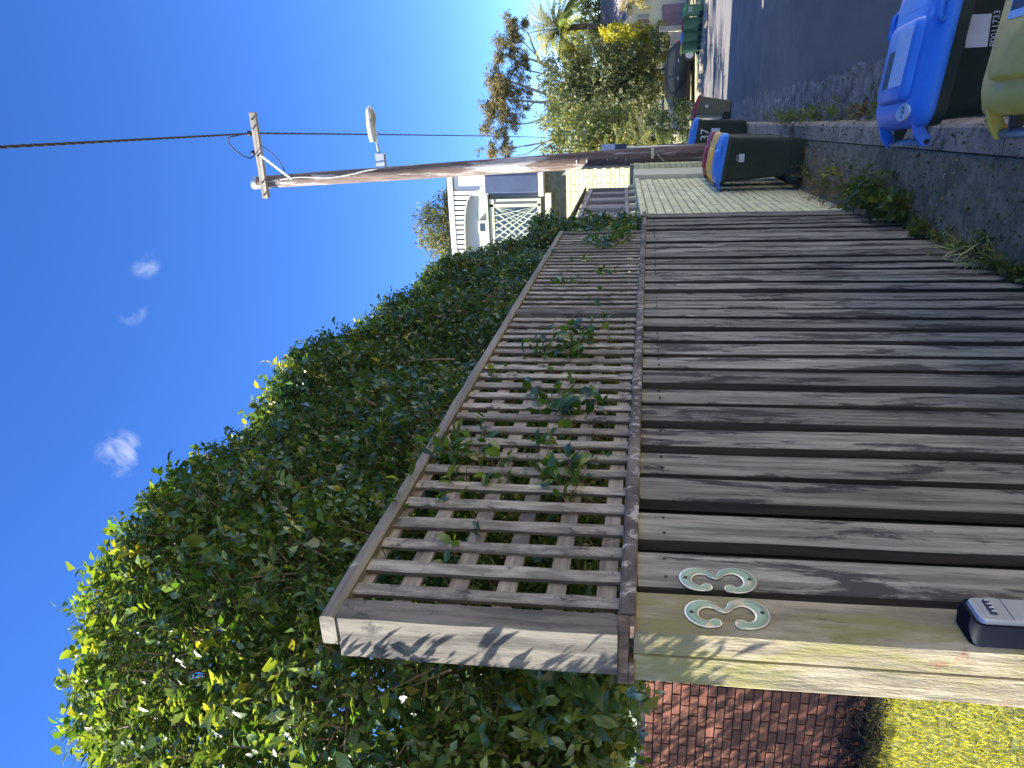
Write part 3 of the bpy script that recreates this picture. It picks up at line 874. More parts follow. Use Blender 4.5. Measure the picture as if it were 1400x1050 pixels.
# shoots that have grown through the lattice towards the street
SH = []; SB = []; SE = []
def shoot(y, z, n, ln, seed, reach=0.10):
    r_ = np.random.default_rng(seed)
    base = np.array([-0.96, y, z]) + r_.normal(0, 1, (n, 3)) * np.array([0.015, 0.045, 0.04])
    d = nz(np.array([0.8, 0.0, 0.55]) + r_.normal(0, 0.5, (n, 3)))
    SH.append(sprigs(base, d, 6, np.full(n, reach), ln, 0.5, [(0.045, 0.10, 0.022), (0.085, 0.15, 0.03), (0.15, 0.21, 0.04)], [4, 3, 1.2]))
    SB.append(base - d * 0.05); SE.append(base + d * reach)
for i, (y, z, n, ln, rc) in enumerate(((1.78, 2.02, 16, 0.042, 0.10), (1.70, 1.97, 8, 0.040, 0.08), (1.66, 1.72, 9, 0.038, 0.10), (1.74, 1.66, 4, 0.036, 0.08), (1.93, 1.78, 3, 0.035, 0.06), (2.05, 1.76, 12, 0.040, 0.12), (2.20, 1.69, 5, 0.035, 0.08),
                                   (2.62, 1.86, 7, 0.040, 0.11), (2.58, 1.78, 12, 0.040, 0.11), (2.75, 1.70, 6, 0.036, 0.09), (2.4, 1.98, 4, 0.035, 0.07), (2.95, 1.82, 3, 0.035, 0.06), (3.05, 1.70, 3, 0.03, 0.06),
                                   (1.30, 1.99, 4, 0.034, 0.07), (1.62, 1.90, 5, 0.036, 0.08), (1.48, 2.06, 4, 0.034, 0.06),
                                   (4.55, 1.66, 8, 0.040, 0.10), (4.75, 1.62, 14, 0.040, 0.12), (4.9, 1.55, 12, 0.04, 0.12), (4.7, 1.75, 7, 0.04, 0.1), (4.15, 1.8, 4, 0.036, 0.08), (3.7, 1.85, 4, 0.036, 0.08), (3.45, 1.73, 3, 0.03, 0.07),
                                   (4.35, 1.93, 3, 0.034, 0.07), (3.9, 1.66, 3, 0.034, 0.07))):
    shoot(y, z, int(n * 1.7), ln, 900 + i, rc)
so_ = hpart(link('lattice_shoots', leaves_mesh('lattice_shoots', *[np.concatenate(v) for v in zip(*SH)]), L_HEDGE)); so_['kind'] = 'stuff'
st_ = link('shoot_stems', sticks_mesh('shoot_stems', np.concatenate(SB), np.concatenate(SE), 0.0022, 0.0012), M_TWIG, so_); st_['kind'] = 'stuff'
# trailing growth at the far end of the screen
TP = np.stack([rng.uniform(-1.08, -0.93, 420), rng.uniform(5.1, 5.75, 420), rng.uniform(1.46, 1.95, 420)], 1)
TD = nz(np.array([0.5, -0.1, 0.5]) + rand_dirs(420) * 0.7)
hpart(link('shoot', leaves_mesh('shoot', *sprigs(TP, TD, 6, np.full(420, 0.09), 0.042, 0.48, HCOL, [4, 5, 4, 1.2, 0.2])), L_HEDGE))
# leaves hanging past the gate post, in the sun
TP = np.stack([rng.uniform(-1.42, -1.06, 330), rng.uniform(1.12, 1.6, 330), rng.uniform(1.60, 1.80, 330)], 1)
TD = nz(np.array([0.1, -0.4, -0.2]) + rand_dirs(330) * 0.8)
hpart(link('shoot', leaves_mesh('shoot', *sprigs(TP, TD, 6, np.full(330, 0.09), 0.038, 0.48, HCOL, [4, 5, 4, 1.6, 0.5])), L_HEDGE))

# ------------------------------------------------------------------ lawn, roots and the red brick house base behind
def in_view_lawn(n):
    x = rng.uniform(-7.2, -1.08, n); yv = rng.uniform(0.9, 5.0, n)
    return np.stack([x, yv, np.full(n, LAWN_Z)], 1)
GP = in_view_lawn(90000)
GP = GP[(GP[:, 1] / -GP[:, 0] > 0.55) & (GP[:, 1] / -GP[:, 0] < 1.3)]
n = len(GP)
GD = nz(np.array([0, 0, 1.0]) + rng.normal(0, 0.55, (n, 3)) * np.array([1, 1, 0.2]))
GC = col_mix(n, [(0.27, 0.30, 0.065), (0.36, 0.37, 0.10), (0.19, 0.23, 0.05), (0.46, 0.42, 0.20)], [4, 4, 2, 2], 0.2)
g = link('grass', leaves_mesh('grass', GP, GD, rand_dirs(n), rng.uniform(0.03, 0.065, n), np.full(n, 0.006), GC, simple=True), L_GRASS)
tag(g, 'short bright green lawn grass behind the fence', 'grass', kind='stuff')
# root tangle along the foot of the wall
RY = 5.10
n = 2600
A = np.stack([rng.uniform(-8.5, -2.3, n), rng.uniform(RY - 0.42, RY - 0.02, n), np.zeros(n)], 1)
A[:, 2] = LAWN_Z + rng.uniform(-0.01, 0.22, n) * (1 - np.clip((RY - 0.05 - A[:, 1]) / 0.42, 0, 1) ** 1.4) + 0.01
dv = nz(rng.normal(0, 1, (n, 3)) * np.array([0.9, 0.45, 0.55]))
rt = link('root_tangle', sticks_mesh('root_tangle', A, A + dv * rng.uniform(0.08, 0.30, n)[:, None], rng.uniform(0.002, 0.006, n), 0.0015), M_ROOT)
tag(rt, 'dark tangle of dead roots and vines at the foot of the red brick wall', 'roots', kind='stuff')
# house with brick base and pale green cladding
hb = empty('brick_house', (-7.0, 6.0, LAWN_Z))
tag(hb, 'house with red brick base and pale green cladding beyond the lawn', 'house')
def bpart(o, par=None):
    o.parent = par or hb
    if par is None:
        o.matrix_parent_inverse = Matrix.Translation((7.0, -6.0, -LAWN_Z))
    return o
CZ, BL = 0.0755, 0.232
ZB = LAWN_Z - 0.05
wall_o = bpart(MB().box(-12.0, -2.4, RY + 0.012, RY + 0.25, ZB, 1.40).build('wall', M_RMORT))
def brick_mesh(L, H, T, seed):
    r_ = random.Random(seed); j = lambda: r_.uniform(-0.0015, 0.0015); e = 0.003
    mb = MB()
    b = [(-L / 2 + j(), T, 0 + j()), (L / 2 + j(), T, 0 + j()), (L / 2 + j(), T, H + j()), (-L / 2 + j(), T, H + j())]
    f = [(-L / 2 + e + j(), 0, e + j()), (L / 2 - e + j(), 0, e + j()), (L / 2 - e + j(), 0, H - e + j()), (-L / 2 + e + j(), 0, H - e + j())]
    m_ = [(p[0], e, p[2]) for p in b]
    vs = b + m_ + f
    fs = [(4, 5, 9, 8), (5, 6, 10, 9), (6, 7, 11, 10), (7, 4, 8, 11), (8, 9, 10, 11), (0, 1, 5, 4), (1, 2, 6, 5), (2, 3, 7, 6), (3, 0, 4, 7)]
    mb.add([Vector(v) for v in vs], fs)
    return mb.mesh('brick')
rb = []
for k in range(5):
    me = brick_mesh(BL - 0.010, CZ - 0.010, 0.02, 500 + k); me.materials.append(M_RBRICK); rb.append(me)
nb = 0
for c in range(25):
    z = ZB + 0.01 + c * CZ
    for k in range(14):
        x = -7.0 + k * BL + (BL / 2 if c % 2 else 0)
        if x > -4.15 or nb > 299 or z < LAWN_Z + 0.02: continue
        o = link('brick', rb[(c * 3 + k * 7) % 5], None, wall_o, (x, RY - 0.006 + rnd.uniform(-0.002, 0.002), z))
        nb += 1
rest = MB()
for c in range(25):
    z = ZB + 0.01 + c * CZ
    for k in range(-21, 21):
        x = -7.0 + k * BL + (BL / 2 if c % 2 else 0)
        if (0 <= k < 14 and x <= -4.15) or x > -2.5 or x < -11.8: continue
        rest.box(x - BL / 2 + .005, x + BL / 2 - .005, RY - 0.006, RY + 0.0125, z, z + CZ - 0.01)
ro = rest.build('brick_courses', M_RBRICK, wall_o); ro['kind'] = 'stuff'
# cladding above, window, low pitched roof kept below the hedge line
bpart(MB().box(-12.0, -2.4, RY + 0.03, RY + 0.25, 1.405, 3.3).build('cladding_backing', M_PGREEN))
for r_ in range(2):
    z0 = 1.41 + r_ * 0.36
    for k in range(42):
        x0 = -7.6 + k * 0.088
        bpart(MB().box(x0, x0 + 0.084, RY + 0.008 + r_ * 0.006, RY + 0.0295, z0, z0 + 0.345).build('cladding_board', M_PGREEN, bevel=0.003))
bpart(MB().box(-12, -2.4, RY - 0.01, RY + 0.029, 2.14, 2.20).build('band', M_WHITE, bevel=0.004))
wf = bpart(MB().box(-7.7, -6.9, RY - 0.015, RY + 0.0285, 2.21, 3.2).build('window', M_WHITE, bevel=0.004))
wf2 = MB().box(-7.62, -6.98, RY - 0.018, RY - 0.0155, 2.5, 3.12).build('pane', M_GLASS, wf)
rfm = MB().add([Vector(p) for p in ((-12.3, RY - 0.4, 3.28), (-2.2, RY - 0.4, 3.28), (-2.2, RY + 6.4, 3.28), (-12.3, RY + 6.4, 3.28), (-9.5, RY + 3, 4.6), (-5.0, RY + 3, 4.6))],
               [(0, 1, 5, 4), (1, 2, 5), (2, 3, 4, 5), (3, 0, 4), (3, 2, 1, 0)])
bpart(rfm.build('roof', M_ROOFC))
bpart(MB().box(-11.8, -2.6, RY + 0.3, RY + 6.0, ZB, 3.27).build('house_body', M_PGREEN))
# a leafy garden tree just out of the picture throws the dappled light on the bricks
gt = empty('garden_tree', (-8.0, 3.7, LAWN_Z))
tag(gt, 'small leafy garden tree on the lawn by the red brick house', 'tree')
n = 2300
pc = rand_dirs(n) * (rng.random((n, 1)) ** 0.4) * np.array([1.35, 0.9, 1.35]) + np.array([0, 0.1, 2.9])
a_ = sprigs(pc, nz(rand_dirs(n) + np.array([0, 0, 0.3])), 5, np.full(n, 0.14), 0.06, 0.45, HCOL, [4, 5, 4, 1, 0.2])
link('crown', leaves_mesh('crown', *a_, simple=True), L_TREE, gt)
MB().tube([(0, 0, -0.05), (0.05, 0.03, 0.9), (-0.03, 0.05, 1.8), (0.02, 0.1, 2.8)], [0.09, 0.07, 0.055, 0.02], 8).build('trunk', M_BARK, gt, smooth=True)

# ------------------------------------------------------------------ painted brick garden wall next door
WA = R(-1.8)
WDIR = Vector((math.sin(WA), math.cos(WA), 0)); WNRM = Vector((math.cos(WA), -math.sin(WA), 0))
W0 = Vector((-0.975, 5.86, 0))
gw = empty('garden_wall', (-1.0, 5.86, -0.2), 0)
tag(gw, 'pale green painted brick wall between the paling fence and the utility pole', 'wall')
WM = Matrix.Translation(W0) @ Matrix.Rotation(-WA, 4, 'Z')       # local: x out to street, y along wall
def wpart(o):
    o.parent = gw
    o.matrix_parent_inverse = Matrix.Translation((1.0, -5.86, 0.2))
    return o
core = MB(); core.box(-0.22, -0.012, -0.075, 4.05, -0.55, 1.395, WM)
core_o = wpart(core.build('wall_core', M_GMORT))
GC_, GL = 0.0735, 0.238
gb = []
def wbrick(L, H, seed):
    me = brick_mesh(L, H, 0.02, seed)
    me.transform(Matrix.Rotation(R(90), 4, 'Z'))      # faces +X, length along Y
    return me
for k in range(5):
    me = wbrick(GL - 0.009, GC_ - 0.009, 600 + k); me.materials.append(M_GBRICK); gb.append(me)
nbk = 0; restw = MB(); spots = []
for c in range(22):
    z = -0.223 + c * GC_
    if z + GC_ > 1.40: continue
    for k in range(17):
        yb_ = 0.119 + k * GL + (GL / 2 if c % 2 else 0)
        if yb_ > 3.95: continue
        spots.append((yb_, z))
spots.sort()
for yb_, z in spots:
    if nbk < 300:
        o = link('brick', gb[nbk * 3 % 5], None)
        o.matrix_world = WM @ Matrix.Translation((rnd.uniform(-0.0025, 0.0015), yb_, z))
        o.parent = core_o
        nbk += 1
    else:
        restw.box(-0.02, 0, yb_ - GL / 2 + .0045, yb_ + GL / 2 - .0045, z, z + GC_ - .009, WM)
if restw.v:
    q = restw.build('brick_courses', M_GBRICK, core_o); q['kind'] = 'stuff'
# coping course, rendered corner and the two stepped piers that follow
cpw = MB()
for k in range(17):
    cpw = MB(); cpw.box(-0.225, 0.012, 0.005 + k * 0.238, 0.238 + k * 0.238 - 0.006, 1.398, 1.455, WM)
    wpart(cpw.build('coping_brick', M_GBRICK, bevel=0.004))
mb = MB(); mb.box(-0.22, 0.055, 4.06, 5.15, -0.6, 1.46, WM); wpart(mb.build('rendered_pier', M_CREAM, bevel=0.006))
p2 = MB(); p2.box(-0.25, 0.105, 5.16, 8.0, -0.7, 1.50, WM); p2o = wpart(p2.build('brick_pier', M_GMORT))
bq = MB()
for c in range(28):
    z = -0.6 + c * GC_
    for k in range(2):
        x0 = -0.25 + k * 0.18 + (0.03 if c % 2 else 0)
        bq.box(x0, min(x0 + 0.172, 0.1065), 5.152, 5.1605, z, z + GC_ - .009, WM)
    for k in range(12):
        y0 = 5.16 + k * GL + (GL / 2 if c % 2 else 0)
        if y0 + GL < 8.0: bq.box(0.1045, 0.1085, y0, y0 + GL - .009, z, z + GC_ - .009, WM)
qq = bq.build('brick_courses', M_GBRICK, p2o); qq['kind'] = 'stuff'
mb = MB(); mb.box(0.10, 0.112, 5.5, 5.58, 1.28, 1.36, WM); wpart(mb.build('vent', M_BLACK))

# weathered board fence on top of the wall
bf = empty('board_fence', (-1.1, 6.3, 1.45))
tag(bf, 'silver grey board fence standing on the green brick wall', 'fence')
def bfp(o):
    o.parent = bf; o.matrix_parent_inverse = Matrix.Translation((1.1, -6.3, -1.45)); return o
for k in range(26):
    y0 = 0.22 + k * 0.14
    mb = MB(); mb.box(-0.135, -0.118, y0, y0 + 0.134, 1.52, 2.015 + 0.002 * k + rnd.uniform(-0.004, 0.004), WM)
    bfp(mb.build('board', M_OLDB, bevel=0.002))
for k in range(6):
    mb = MB(); mb.box(-0.117, -0.075, 0.26 + k * 0.7, 0.30 + k * 0.7, 1.47, 2.03, WM); bfp(mb.build('post', M_OLDB, bevel=0.003))
for z in (1.56, 1.995):
    mb = MB(); mb.box(-0.112, -0.082, 0.21, 3.85, z - 0.02, z + 0.02, WM); bfp(mb.build('rail', M_OLDB, bevel=0.003))
mb = MB(); mb.box(-0.145, -0.06, 0.2, 3.87, 2.06, 2.075, WM); bfp(mb.build('capping', M_LPOST, bevel=0.003))
for k in range(6):
    mb = MB(); mb.box(-0.10, -0.05, 0.30 + k * 0.7, 0.345 + k * 0.7, 1.458, 1.535, WM); bfp(mb.build('bracket', M_CREAM, bevel=0.004))

# ------------------------------------------------------------------ wheelie bins
def slope(q):
    """the rim and lid of these bins fall towards the front"""
    if q.type == 'MESH' and q.location.length < 1e-6:
        for v in q.data.vertices:
            f = min(1, max(0, (v.co.z - 0.5) / 0.3))
            v.co.z -= 0.13 * v.co.x * f
    return q
def wheelie_bin(label, loc, rz, body_m, lid_m, group=None, s=1.0, tilt=None, detail=True, cat='wheelie bin'):
    t = empty('wheelie_bin', loc, rz)
    tag(t, label, cat, group)
    if tilt: t.rotation_euler = tilt
    t.scale = (s, s, s)
    # local: +x front, -x hinge and wheels, y across
    b = MB()
    rings = [rrect(0.36, 0.36, 0.05, 0.03, cx=0.02), rrect(0.375, 0.375, 0.05, 0.06, cx=0.02), rrect(0.40, 0.39, 0.05, 0.16, cx=0.018), rrect(0.472, 0.438, 0.05, 0.80, cx=0.0),
             rrect(0.474, 0.440, 0.05, 0.802, cx=0.0), rrect(0.510, 0.476, 0.055, 0.806, cx=0.0), rrect(0.516, 0.480, 0.055, 0.855, cx=0.0), rrect(0.490, 0.455, 0.05, 0.857, cx=0.0)]
    b.loft(rings)
    o = b.build('body', body_m, t); smooth_by_angle(o, 40)
    # a raised step on the flank low down, as moulded
    st = MB(); st.loft([rrect(0.392, 0.384, 0.05, 0.150, cx=0.018), rrect(0.410, 0.400, 0.05, 0.156, cx=0.018), rrect(0.412, 0.402, 0.05, 0.172, cx=0.018), rrect(0.400, 0.390, 0.05, 0.178, cx=0.018)])
    q = st.build('moulded_band', body_m, t); smooth_by_angle(q, 40)
    # wheels and axle
    for sy in (-1, 1):
        c = Vector((-0.175, sy * 0.192, 0.10))
        w = MB()
        prof = [(-0.024, 0.060), (-0.022, 0.090), (-0.012, 0.099), (0.012, 0.099), (0.022, 0.090), (0.024, 0.060)]
        n = 20; rings = []
        for yo, r_ in prof:
            rings.append([c + Vector((r_ * math.cos(2 * math.pi * k / n), yo, -r_ * math.sin(2 * math.pi * k / n) * -1)) for k in range(n)])
        w.loft([r_[::-1] for r_ in rings])
        wo = w.build('wheel', M_BLACK, t); smooth_by_angle(wo, 40)
        hb_ = MB(); hb_.tube([c + Vector((0, -0.027, 0)), c + Vector((0, 0.027, 0))], [0.052, 0.052], 16)
        for k in range(6):
            a = math.pi * k / 3
            d = Vector((math.cos(a), 0, math.sin(a)))
            hb_.tube([c + d * 0.03 + Vector((0, sy * 0.028, 0)), c + d * 0.05 + Vector((0, sy * 0.028, 0))], 0.006, 5)
        hb_.build('hub', M_BIN, wo)
    MB().tube([(-0.175, -0.17, 0.10), (-0.175, 0.17, 0.10)], 0.012, 8).build('axle', M_STEEL, t)
    # lid: shallow dome with skirt
    l = MB()
    W, Dp = 0.530, 0.492
    l.loft([rrect(W, Dp, 0.06, 0.846, cx=0.008), rrect(W + 0.004, Dp + 0.004, 0.06, 0.852, cx=0.008), rrect(W - 0.004, Dp - 0.004, 0.06, 0.874, cx=0.008), rrect(W - 0.03, Dp - 0.03, 0.07, 0.884, cx=0.006), rrect(W - 0.065, Dp - 0.07, 0.07, 0.8985, cx=0.004),
            rrect(W - 0.15, Dp - 0.16, 0.06, 0.906, cx=0.0)])
    lo = l.build('lid', lid_m, t); smooth_by_angle(lo, 55)
    # raised panel
    rp = MB(); rp.loft([rrect(0.275, 0.285, 0.035, 0.8995, cx=-0.035), rrect(0.262, 0.272, 0.035, 0.924, cx=-0.035), rrect(0.244, 0.254, 0.03, 0.930, cx=-0.035)])
    po = rp.build('raised_panel', lid_m, lo); smooth_by_angle(po, 50)
    if detail:
        for k in range(3):
            MB().box(0.135 + k * 0.024, 0.139 + k * 0.024, -0.13, 0.13, 0.9015 - 0.003 * k, 0.9065 - 0.003 * k).build('moulded_line', lid_m, lo, bevel=0.001)
    # lifting handles on both sides of the lid
    for sy in (-1, 1):
        hm = MB()
        y0 = sy * 0.226
        hm.tube([(0.065, y0, 0.872), (0.067, y0 + sy * 0.004, 0.890), (0.080, y0 + sy * 0.006, 0.902), (0.150, y0 + sy * 0.006, 0.902), (0.163, y0 + sy * 0.004, 0.890), (0.165, y0, 0.872)], 0.0105, 8)
        hm.build('handle', lid_m, lo, smooth=True)
    # hinge arms and the rear bar
    for sy in (-1, 1):
        h = MB()
        y0 = sy * 0.172
        prof = [(-0.235, 0.846), (-0.235, 0.888), (-0.285, 0.868), (-0.322, 0.838), (-0.318, 0.812), (-0.290, 0.815), (-0.262, 0.838)]
        a = [Vector((x, y0 - 0.009, z)) for x, z in prof]; c_ = [Vector((x, y0 + 0.009, z)) for x, z in prof]
        h.loft([a, c_])
        ho = h.build('hinge_arm', lid_m, lo, bevel=0.003)
        MB().tube([(-0.306, y0 - 0.0115, 0.826), (-0.306, y0 + 0.0115, 0.826)], 0.009, 10).build('hinge_pin', M_BLACK, ho)
    MB().tube([(-0.306, -0.160, 0.826), (-0.306, 0.160, 0.826)], 0.0145, 12).build('handle_bar', M_BARG, t, smooth=True)
    MB().tube([(-0.306, -0.006, 0.826), (-0.306, 0.006, 0.826)], 0.0165, 12).build('bar_collar', M_BARG, t, smooth=True)
    for sy in (-1, 1):
        g = MB(); g.loft([[Vector(p) for p in ((-0.23, sy * 0.10 - .008, 0.80), (-0.315, sy * 0.10 - .008, 0.815), (-0.315, sy * 0.10 - .008, 0.838), (-0.23, sy * 0.10 - .008, 0.855))],
                          [Vector(p) for p in ((-0.23, sy * 0.10 + .008, 0.80), (-0.315, sy * 0.10 + .008, 0.815), (-0.315, sy * 0.10 + .008, 0.838), (-0.23, sy * 0.10 + .008, 0.855))]])
        g.build('bar_bracket', body_m, t, bevel=0.003)
    for q in list(t.children_recursive):
        slope(q)
    return t, lo, o

def flank_plate(t, x, z, w, h, mat, name='sticker', parent=None):
    """flat plate on the flank that looks back along the street (local -y); the flank leans out with height"""
    yface = -(0.195 + (0.219 - 0.195) * (z - 0.16) / 0.64) - 0.0012
    lean = math.atan(0.024 / 0.64)
    p = MB().loft([[Vector((-w / 2, 0, -h / 2)), Vector((w / 2, 0, -h / 2)), Vector((w / 2, 0, h / 2)), Vector((-w / 2, 0, h / 2))], [Vector((-w / 2, -0.0009, -h / 2)), Vector((w / 2, -0.0009, -h / 2)), Vector((w / 2, -0.0009, h / 2)), Vector((-w / 2, -0.0009, h / 2))]])
    return p.build(name, mat, parent or t, loc=(x, yface, z), rot=(lean, 0, 0))
def flank_text(t, x, z, body, size, mat):
    yface = -(0.195 + (0.219 - 0.195) * (z - 0.16) / 0.64) - 0.0022
    return link('lettering', text_mesh(body, size), mat, t, (x, yface, z), (R(90) + math.atan(0.024 / 0.64), 0, 0))

G_N = 'bins standing in the gutter opposite the gate'
KA = math.atan(0.0435)
# the two nearest bins
RZ = -0.33
bb, bl, bbody = wheelie_bin('dark green wheelie bin with a bright blue lid in the gutter, paper notice on lid', (0.075, 3.1, RZ), 0.09, M_BIN, M_BLUE, s=1.02)
MB().box(-0.115, 0.072, -0.105, 0.030, 0.9303, 0.9311).build('notice', M_STICKB, bl)
MB().box(-0.116, 0.010, 0.034, 0.09, 0.9303, 0.9311).build('notice', M_STICKD, bl).rotation_euler = (0, 0, 0)
for k, (x0, y0, ln) in enumerate(((-0.09, -0.08, 0.05), (-0.09, -0.06, 0.07), (-0.03, -0.08, 0.05), (-0.03, -0.055, 0.06), (0.03, -0.07, 0.04))):
    MB().box(x0, x0 + 0.006, y0, y0 + ln * 0.8, 0.9311, 0.9314).build('faded_print', M_STICK, bl)
ov = MB(); ovr = lambda z: [Vector((-0.205 + 0.030 * math.cos(2 * math.pi * k / 24), -0.115 + 0.062 * math.sin(2 * math.pi * k / 24), z)) for k in range(24)]
ovo = ov.loft([ovr(0.8890), ovr(0.9065)]).build('round_sticker', M_STICK, bl)
for k, (wd, dx) in enumerate((('NO', 0.016), ('PLASTIC', 0.002), ('BAGS', -0.012))):
    link('lettering', text_mesh(wd, 0.015), M_INKD, ovo, (-0.203 - dx, -0.115, 0.9072 + 0.0264 + 0.13 * dx), (0, R(7.4), R(90)))
for q in list(bl.children):
    if q.name.startswith(('notice', 'faded_print', 'round_sticker')): slope(q)
flank_plate(bb, 0.03, 0.764, 0.098, 0.068, M_STICK)
flank_text(bb, 0.035, 0.714, 'P0011733', 0.027, M_INK)
yb_t, yl, _ = wheelie_bin('dark green wheelie bin with a grimy yellow lid in the gutter', (0.15, 2.24, RZ), 0.06, M_BIN, M_YEL)
MB().box(-0.02, 0.075, -0.11, 0.09, 0.9303, 0.9311).build('notice', M_STICKB, yl)
MB().box(0.0, 0.04, -0.10, 0.085, 0.9311, 0.9316).build('notice', M_STICKD, yl)
for q in list(yl.children):
    if q.name.startswith('notice'): slope(q)
# three in a row against the painted wall
G_W = 'bins lined up against the painted brick wall'
fz = gz(8.2) + 0.002
t, l, b = wheelie_bin('blue lidded dark green wheelie bin standing in front of the yellow and red lidded ones', (-0.735, 8.22, fz), 0.03, M_BIN, M_BLUE, G_W, s=0.93)
flank_plate(t, 0.02, 0.665, 0.085, 0.06, M_STICK); flank_text(t, 0.02, 0.715, 'P0011731', 0.016, M_INK)
wheelie_bin('yellow lidded dark green wheelie bin between a blue and a red lidded bin', (-0.755, 8.80, gz(8.8)), 0.02, M_BIN, M_YEL, G_W, detail=False, s=0.93)
wheelie_bin('red lidded dark green wheelie bin last of three by the painted brick wall', (-0.775, 9.40, gz(9.4)), 0.04, M_BIN, M_RED, G_W, detail=False, s=0.93)
# number 37's bins beyond the pole
G_37 = 'bins beyond the utility pole'
t, l, b = wheelie_bin('dark green wheelie bin with blue lid and a large white number 37', (-0.80, 13.62, gz(13.6)), 0.03, M_BIN, M_BLUE, G_37, detail=False)
flank_text(t, 0.0, 0.70, '37', 0.20, M_INK); flank_plate(t, 0.0, 0.53, 0.20, 0.14, M_STICKB)
wheelie_bin('dark green wheelie bin with green lid behind the bin numbered 37', (-0.93, 14.25, gz(14.2)), 0.05, M_BIN, M_LGREEN, G_37, detail=False)
wheelie_bin('dark green wheelie bin with yellow lid behind the green lidded bin', (-0.96, 15.4, gz(15.4)), 0.02, M_BIN, M_YEL, G_37, detail=False)
wheelie_bin('dark green wheelie bin with red lid farthest along the footpath', (-0.98, 16.1, gz(16.1)), 0.02, M_BIN, M_RED, G_37, detail=False)
t, l, b = wheelie_bin('faded olive wheelie bin with red lid leaning in the gutter down the street', (-0.66, 20.6, gz(20.6) - 0.135), 0.25, M_BIN2, M_RED, None, tilt=(0.0, R(8), R(14)))
flank_plate(t, 0.0, 0.62, 0.07, 0.08, M_STICK)
# the row on the far verge, lids of several colours
G_F = 'row of bins on the far verge'
lids = [(M_LGREEN, 'green', 3.15), (M_RED, 'red', 2.62), (M_BLUE, 'blue', 2.12), (M_YEL, 'yellow', 1.66)]
for k, (lm, nm, x) in enumerate(lids):
    lb = 'sunlit green wheelie bin with %s lid on the far verge' % nm + (', marked 30' if k == 0 else '')
    t, l, b = wheelie_bin(lb, (x, vy(x) + 0.75, -1.93), R(72), M_BIN3, lm, G_F, detail=False)
    if k == 0:
        flank_text(t, 0.0, 0.60, '30', 0.24, M_INK)
        t.rotation_euler = (0, 0, R(8))
    else:
        t.rotation_euler = (0, 0, R(8 + 6 * k))

# ------------------------------------------------------------------ utility pole, street lamp, cables
up_ = empty('utility_pole', (-0.90, 11.6, gz(11.6)))
tag(up_, 'tall weathered timber utility pole with a crossarm beside the green wall', 'utility pole')
def upp(o):
    o.parent = up_; o.matrix_parent_inverse = Matrix.Translation((0.90, -11.6, -gz(11.6))); return o
def pole_x(z): return -0.92 - (0.27 / 7.45) * (z - 0.04)
zs = [gz(11.6) - 0.4] + [-0.3 + (7.50 + 0.3) * i / 14 for i in range(15)]
pts = [Vector((pole_x(z), 11.6, z)) for z in zs]
o = upp(MB().tube(pts, [0.137 - 0.0052 * max(0, z + 0.3) for z in zs], 20).build('shaft', M_POLE)); smooth_by_angle(o, 50)
zt = 7.5
upp(MB().tube([(pole_x(zt), 11.6, zt - 0.07), (pole_x(zt), 11.6, zt + 0.012)], 0.104, 20).build('pole_cap', M_STEEL, smooth=False))
upp(MB().box(-1.42, -0.12, 11.435, 11.51, 7.225, 7.325).build('crossarm', M_ARM, bevel=0.006))
mb = MB(); mb.tube([(-0.76, 11.43, 7.23), (-1.13, 11.47, 6.80)], 0.016, 6); upp(mb.build('brace', M_STEEL))
for x in (-1.17, -0.76, -0.22, -1.36):
    upp(MB().tube([(x, 11.40, 7.275), (x, 11.545, 7.275)], 0.014, 8).build('bolt', M_SCREW))
ins = MB(); ins.tube([(-0.43, 11.47, 7.33), (-0.43, 11.47, 7.40), (-0.43, 11.47, 7.42)], [0.03, 0.045, 0.02], 10)
upp(ins.build('insulator', M_CABLE, smooth=True))
ins = MB(); ins.tube([(-0.72, 11.47, 7.33), (-0.72, 11.47, 7.38), (-0.72, 11.47, 7.41)], [0.035, 0.04, 0.02], 10)
upp(ins.build('insulator', M_CABLE, smooth=True))
# conduit snaking down to the lamp bracket
cpts = []
for i in range(18):
    z = 7.0 - 1.62 * i / 17
    wob = 0.02 * math.sin(i * 0.55)
    cpts.append((pole_x(z) + 0.03 + wob + (0.06 * max(0, (i - 13) / 4)), 11.6 - 0.112, z))
upp(MB().tube(cpts, 0.008, 6).build('conduit', M_WCOND, smooth=True))
# marker tags and the climbing peg
upp(MB().box(pole_x(1.2) - 0.02, pole_x(1.2) + 0.13, 11.449, 11.458, 1.16, 1.20).build('marker_tag', M_CREAM))
mb = MB(); mb.tube([(pole_x(1.1) + 0.05, 11.46, 1.13), (pole_x(1.0) - 0.10, 11.43, 0.99)], 0.014, 6); upp(mb.build('timber_cleat', M_ARM))
for k in range(9):
    z = rnd.uniform(0.8, 2.4)
    upp(MB().tube([(pole_x(z) + rnd.uniform(-0.05, 0.06), 11.47, z), (pole_x(z) + 0.02, 11.455, z)], 0.006, 5).build('nail', M_STEEL))
sg = empty('roadside_sign', (-0.93, 13.6, gz(13.6)))
tag(sg, 'blue faced sign panel seen edge on just beyond the utility pole', 'sign')
sg_p = MB().box(-0.10, 0.02, 0.0, 0.012, 2.0, 2.44).build('panel', M_STICKB, sg, bevel=0.003)
MB().box(-0.10, 0.02, -0.002, 0.0, 2.0, 2.20).build('dark_stripe', M_NAVY, sg_p)
MB().tube([(-0.05, 0.03, -0.1), (-0.05, 0.03, 2.42)], 0.022, 8).build('post', M_STEEL, sg)

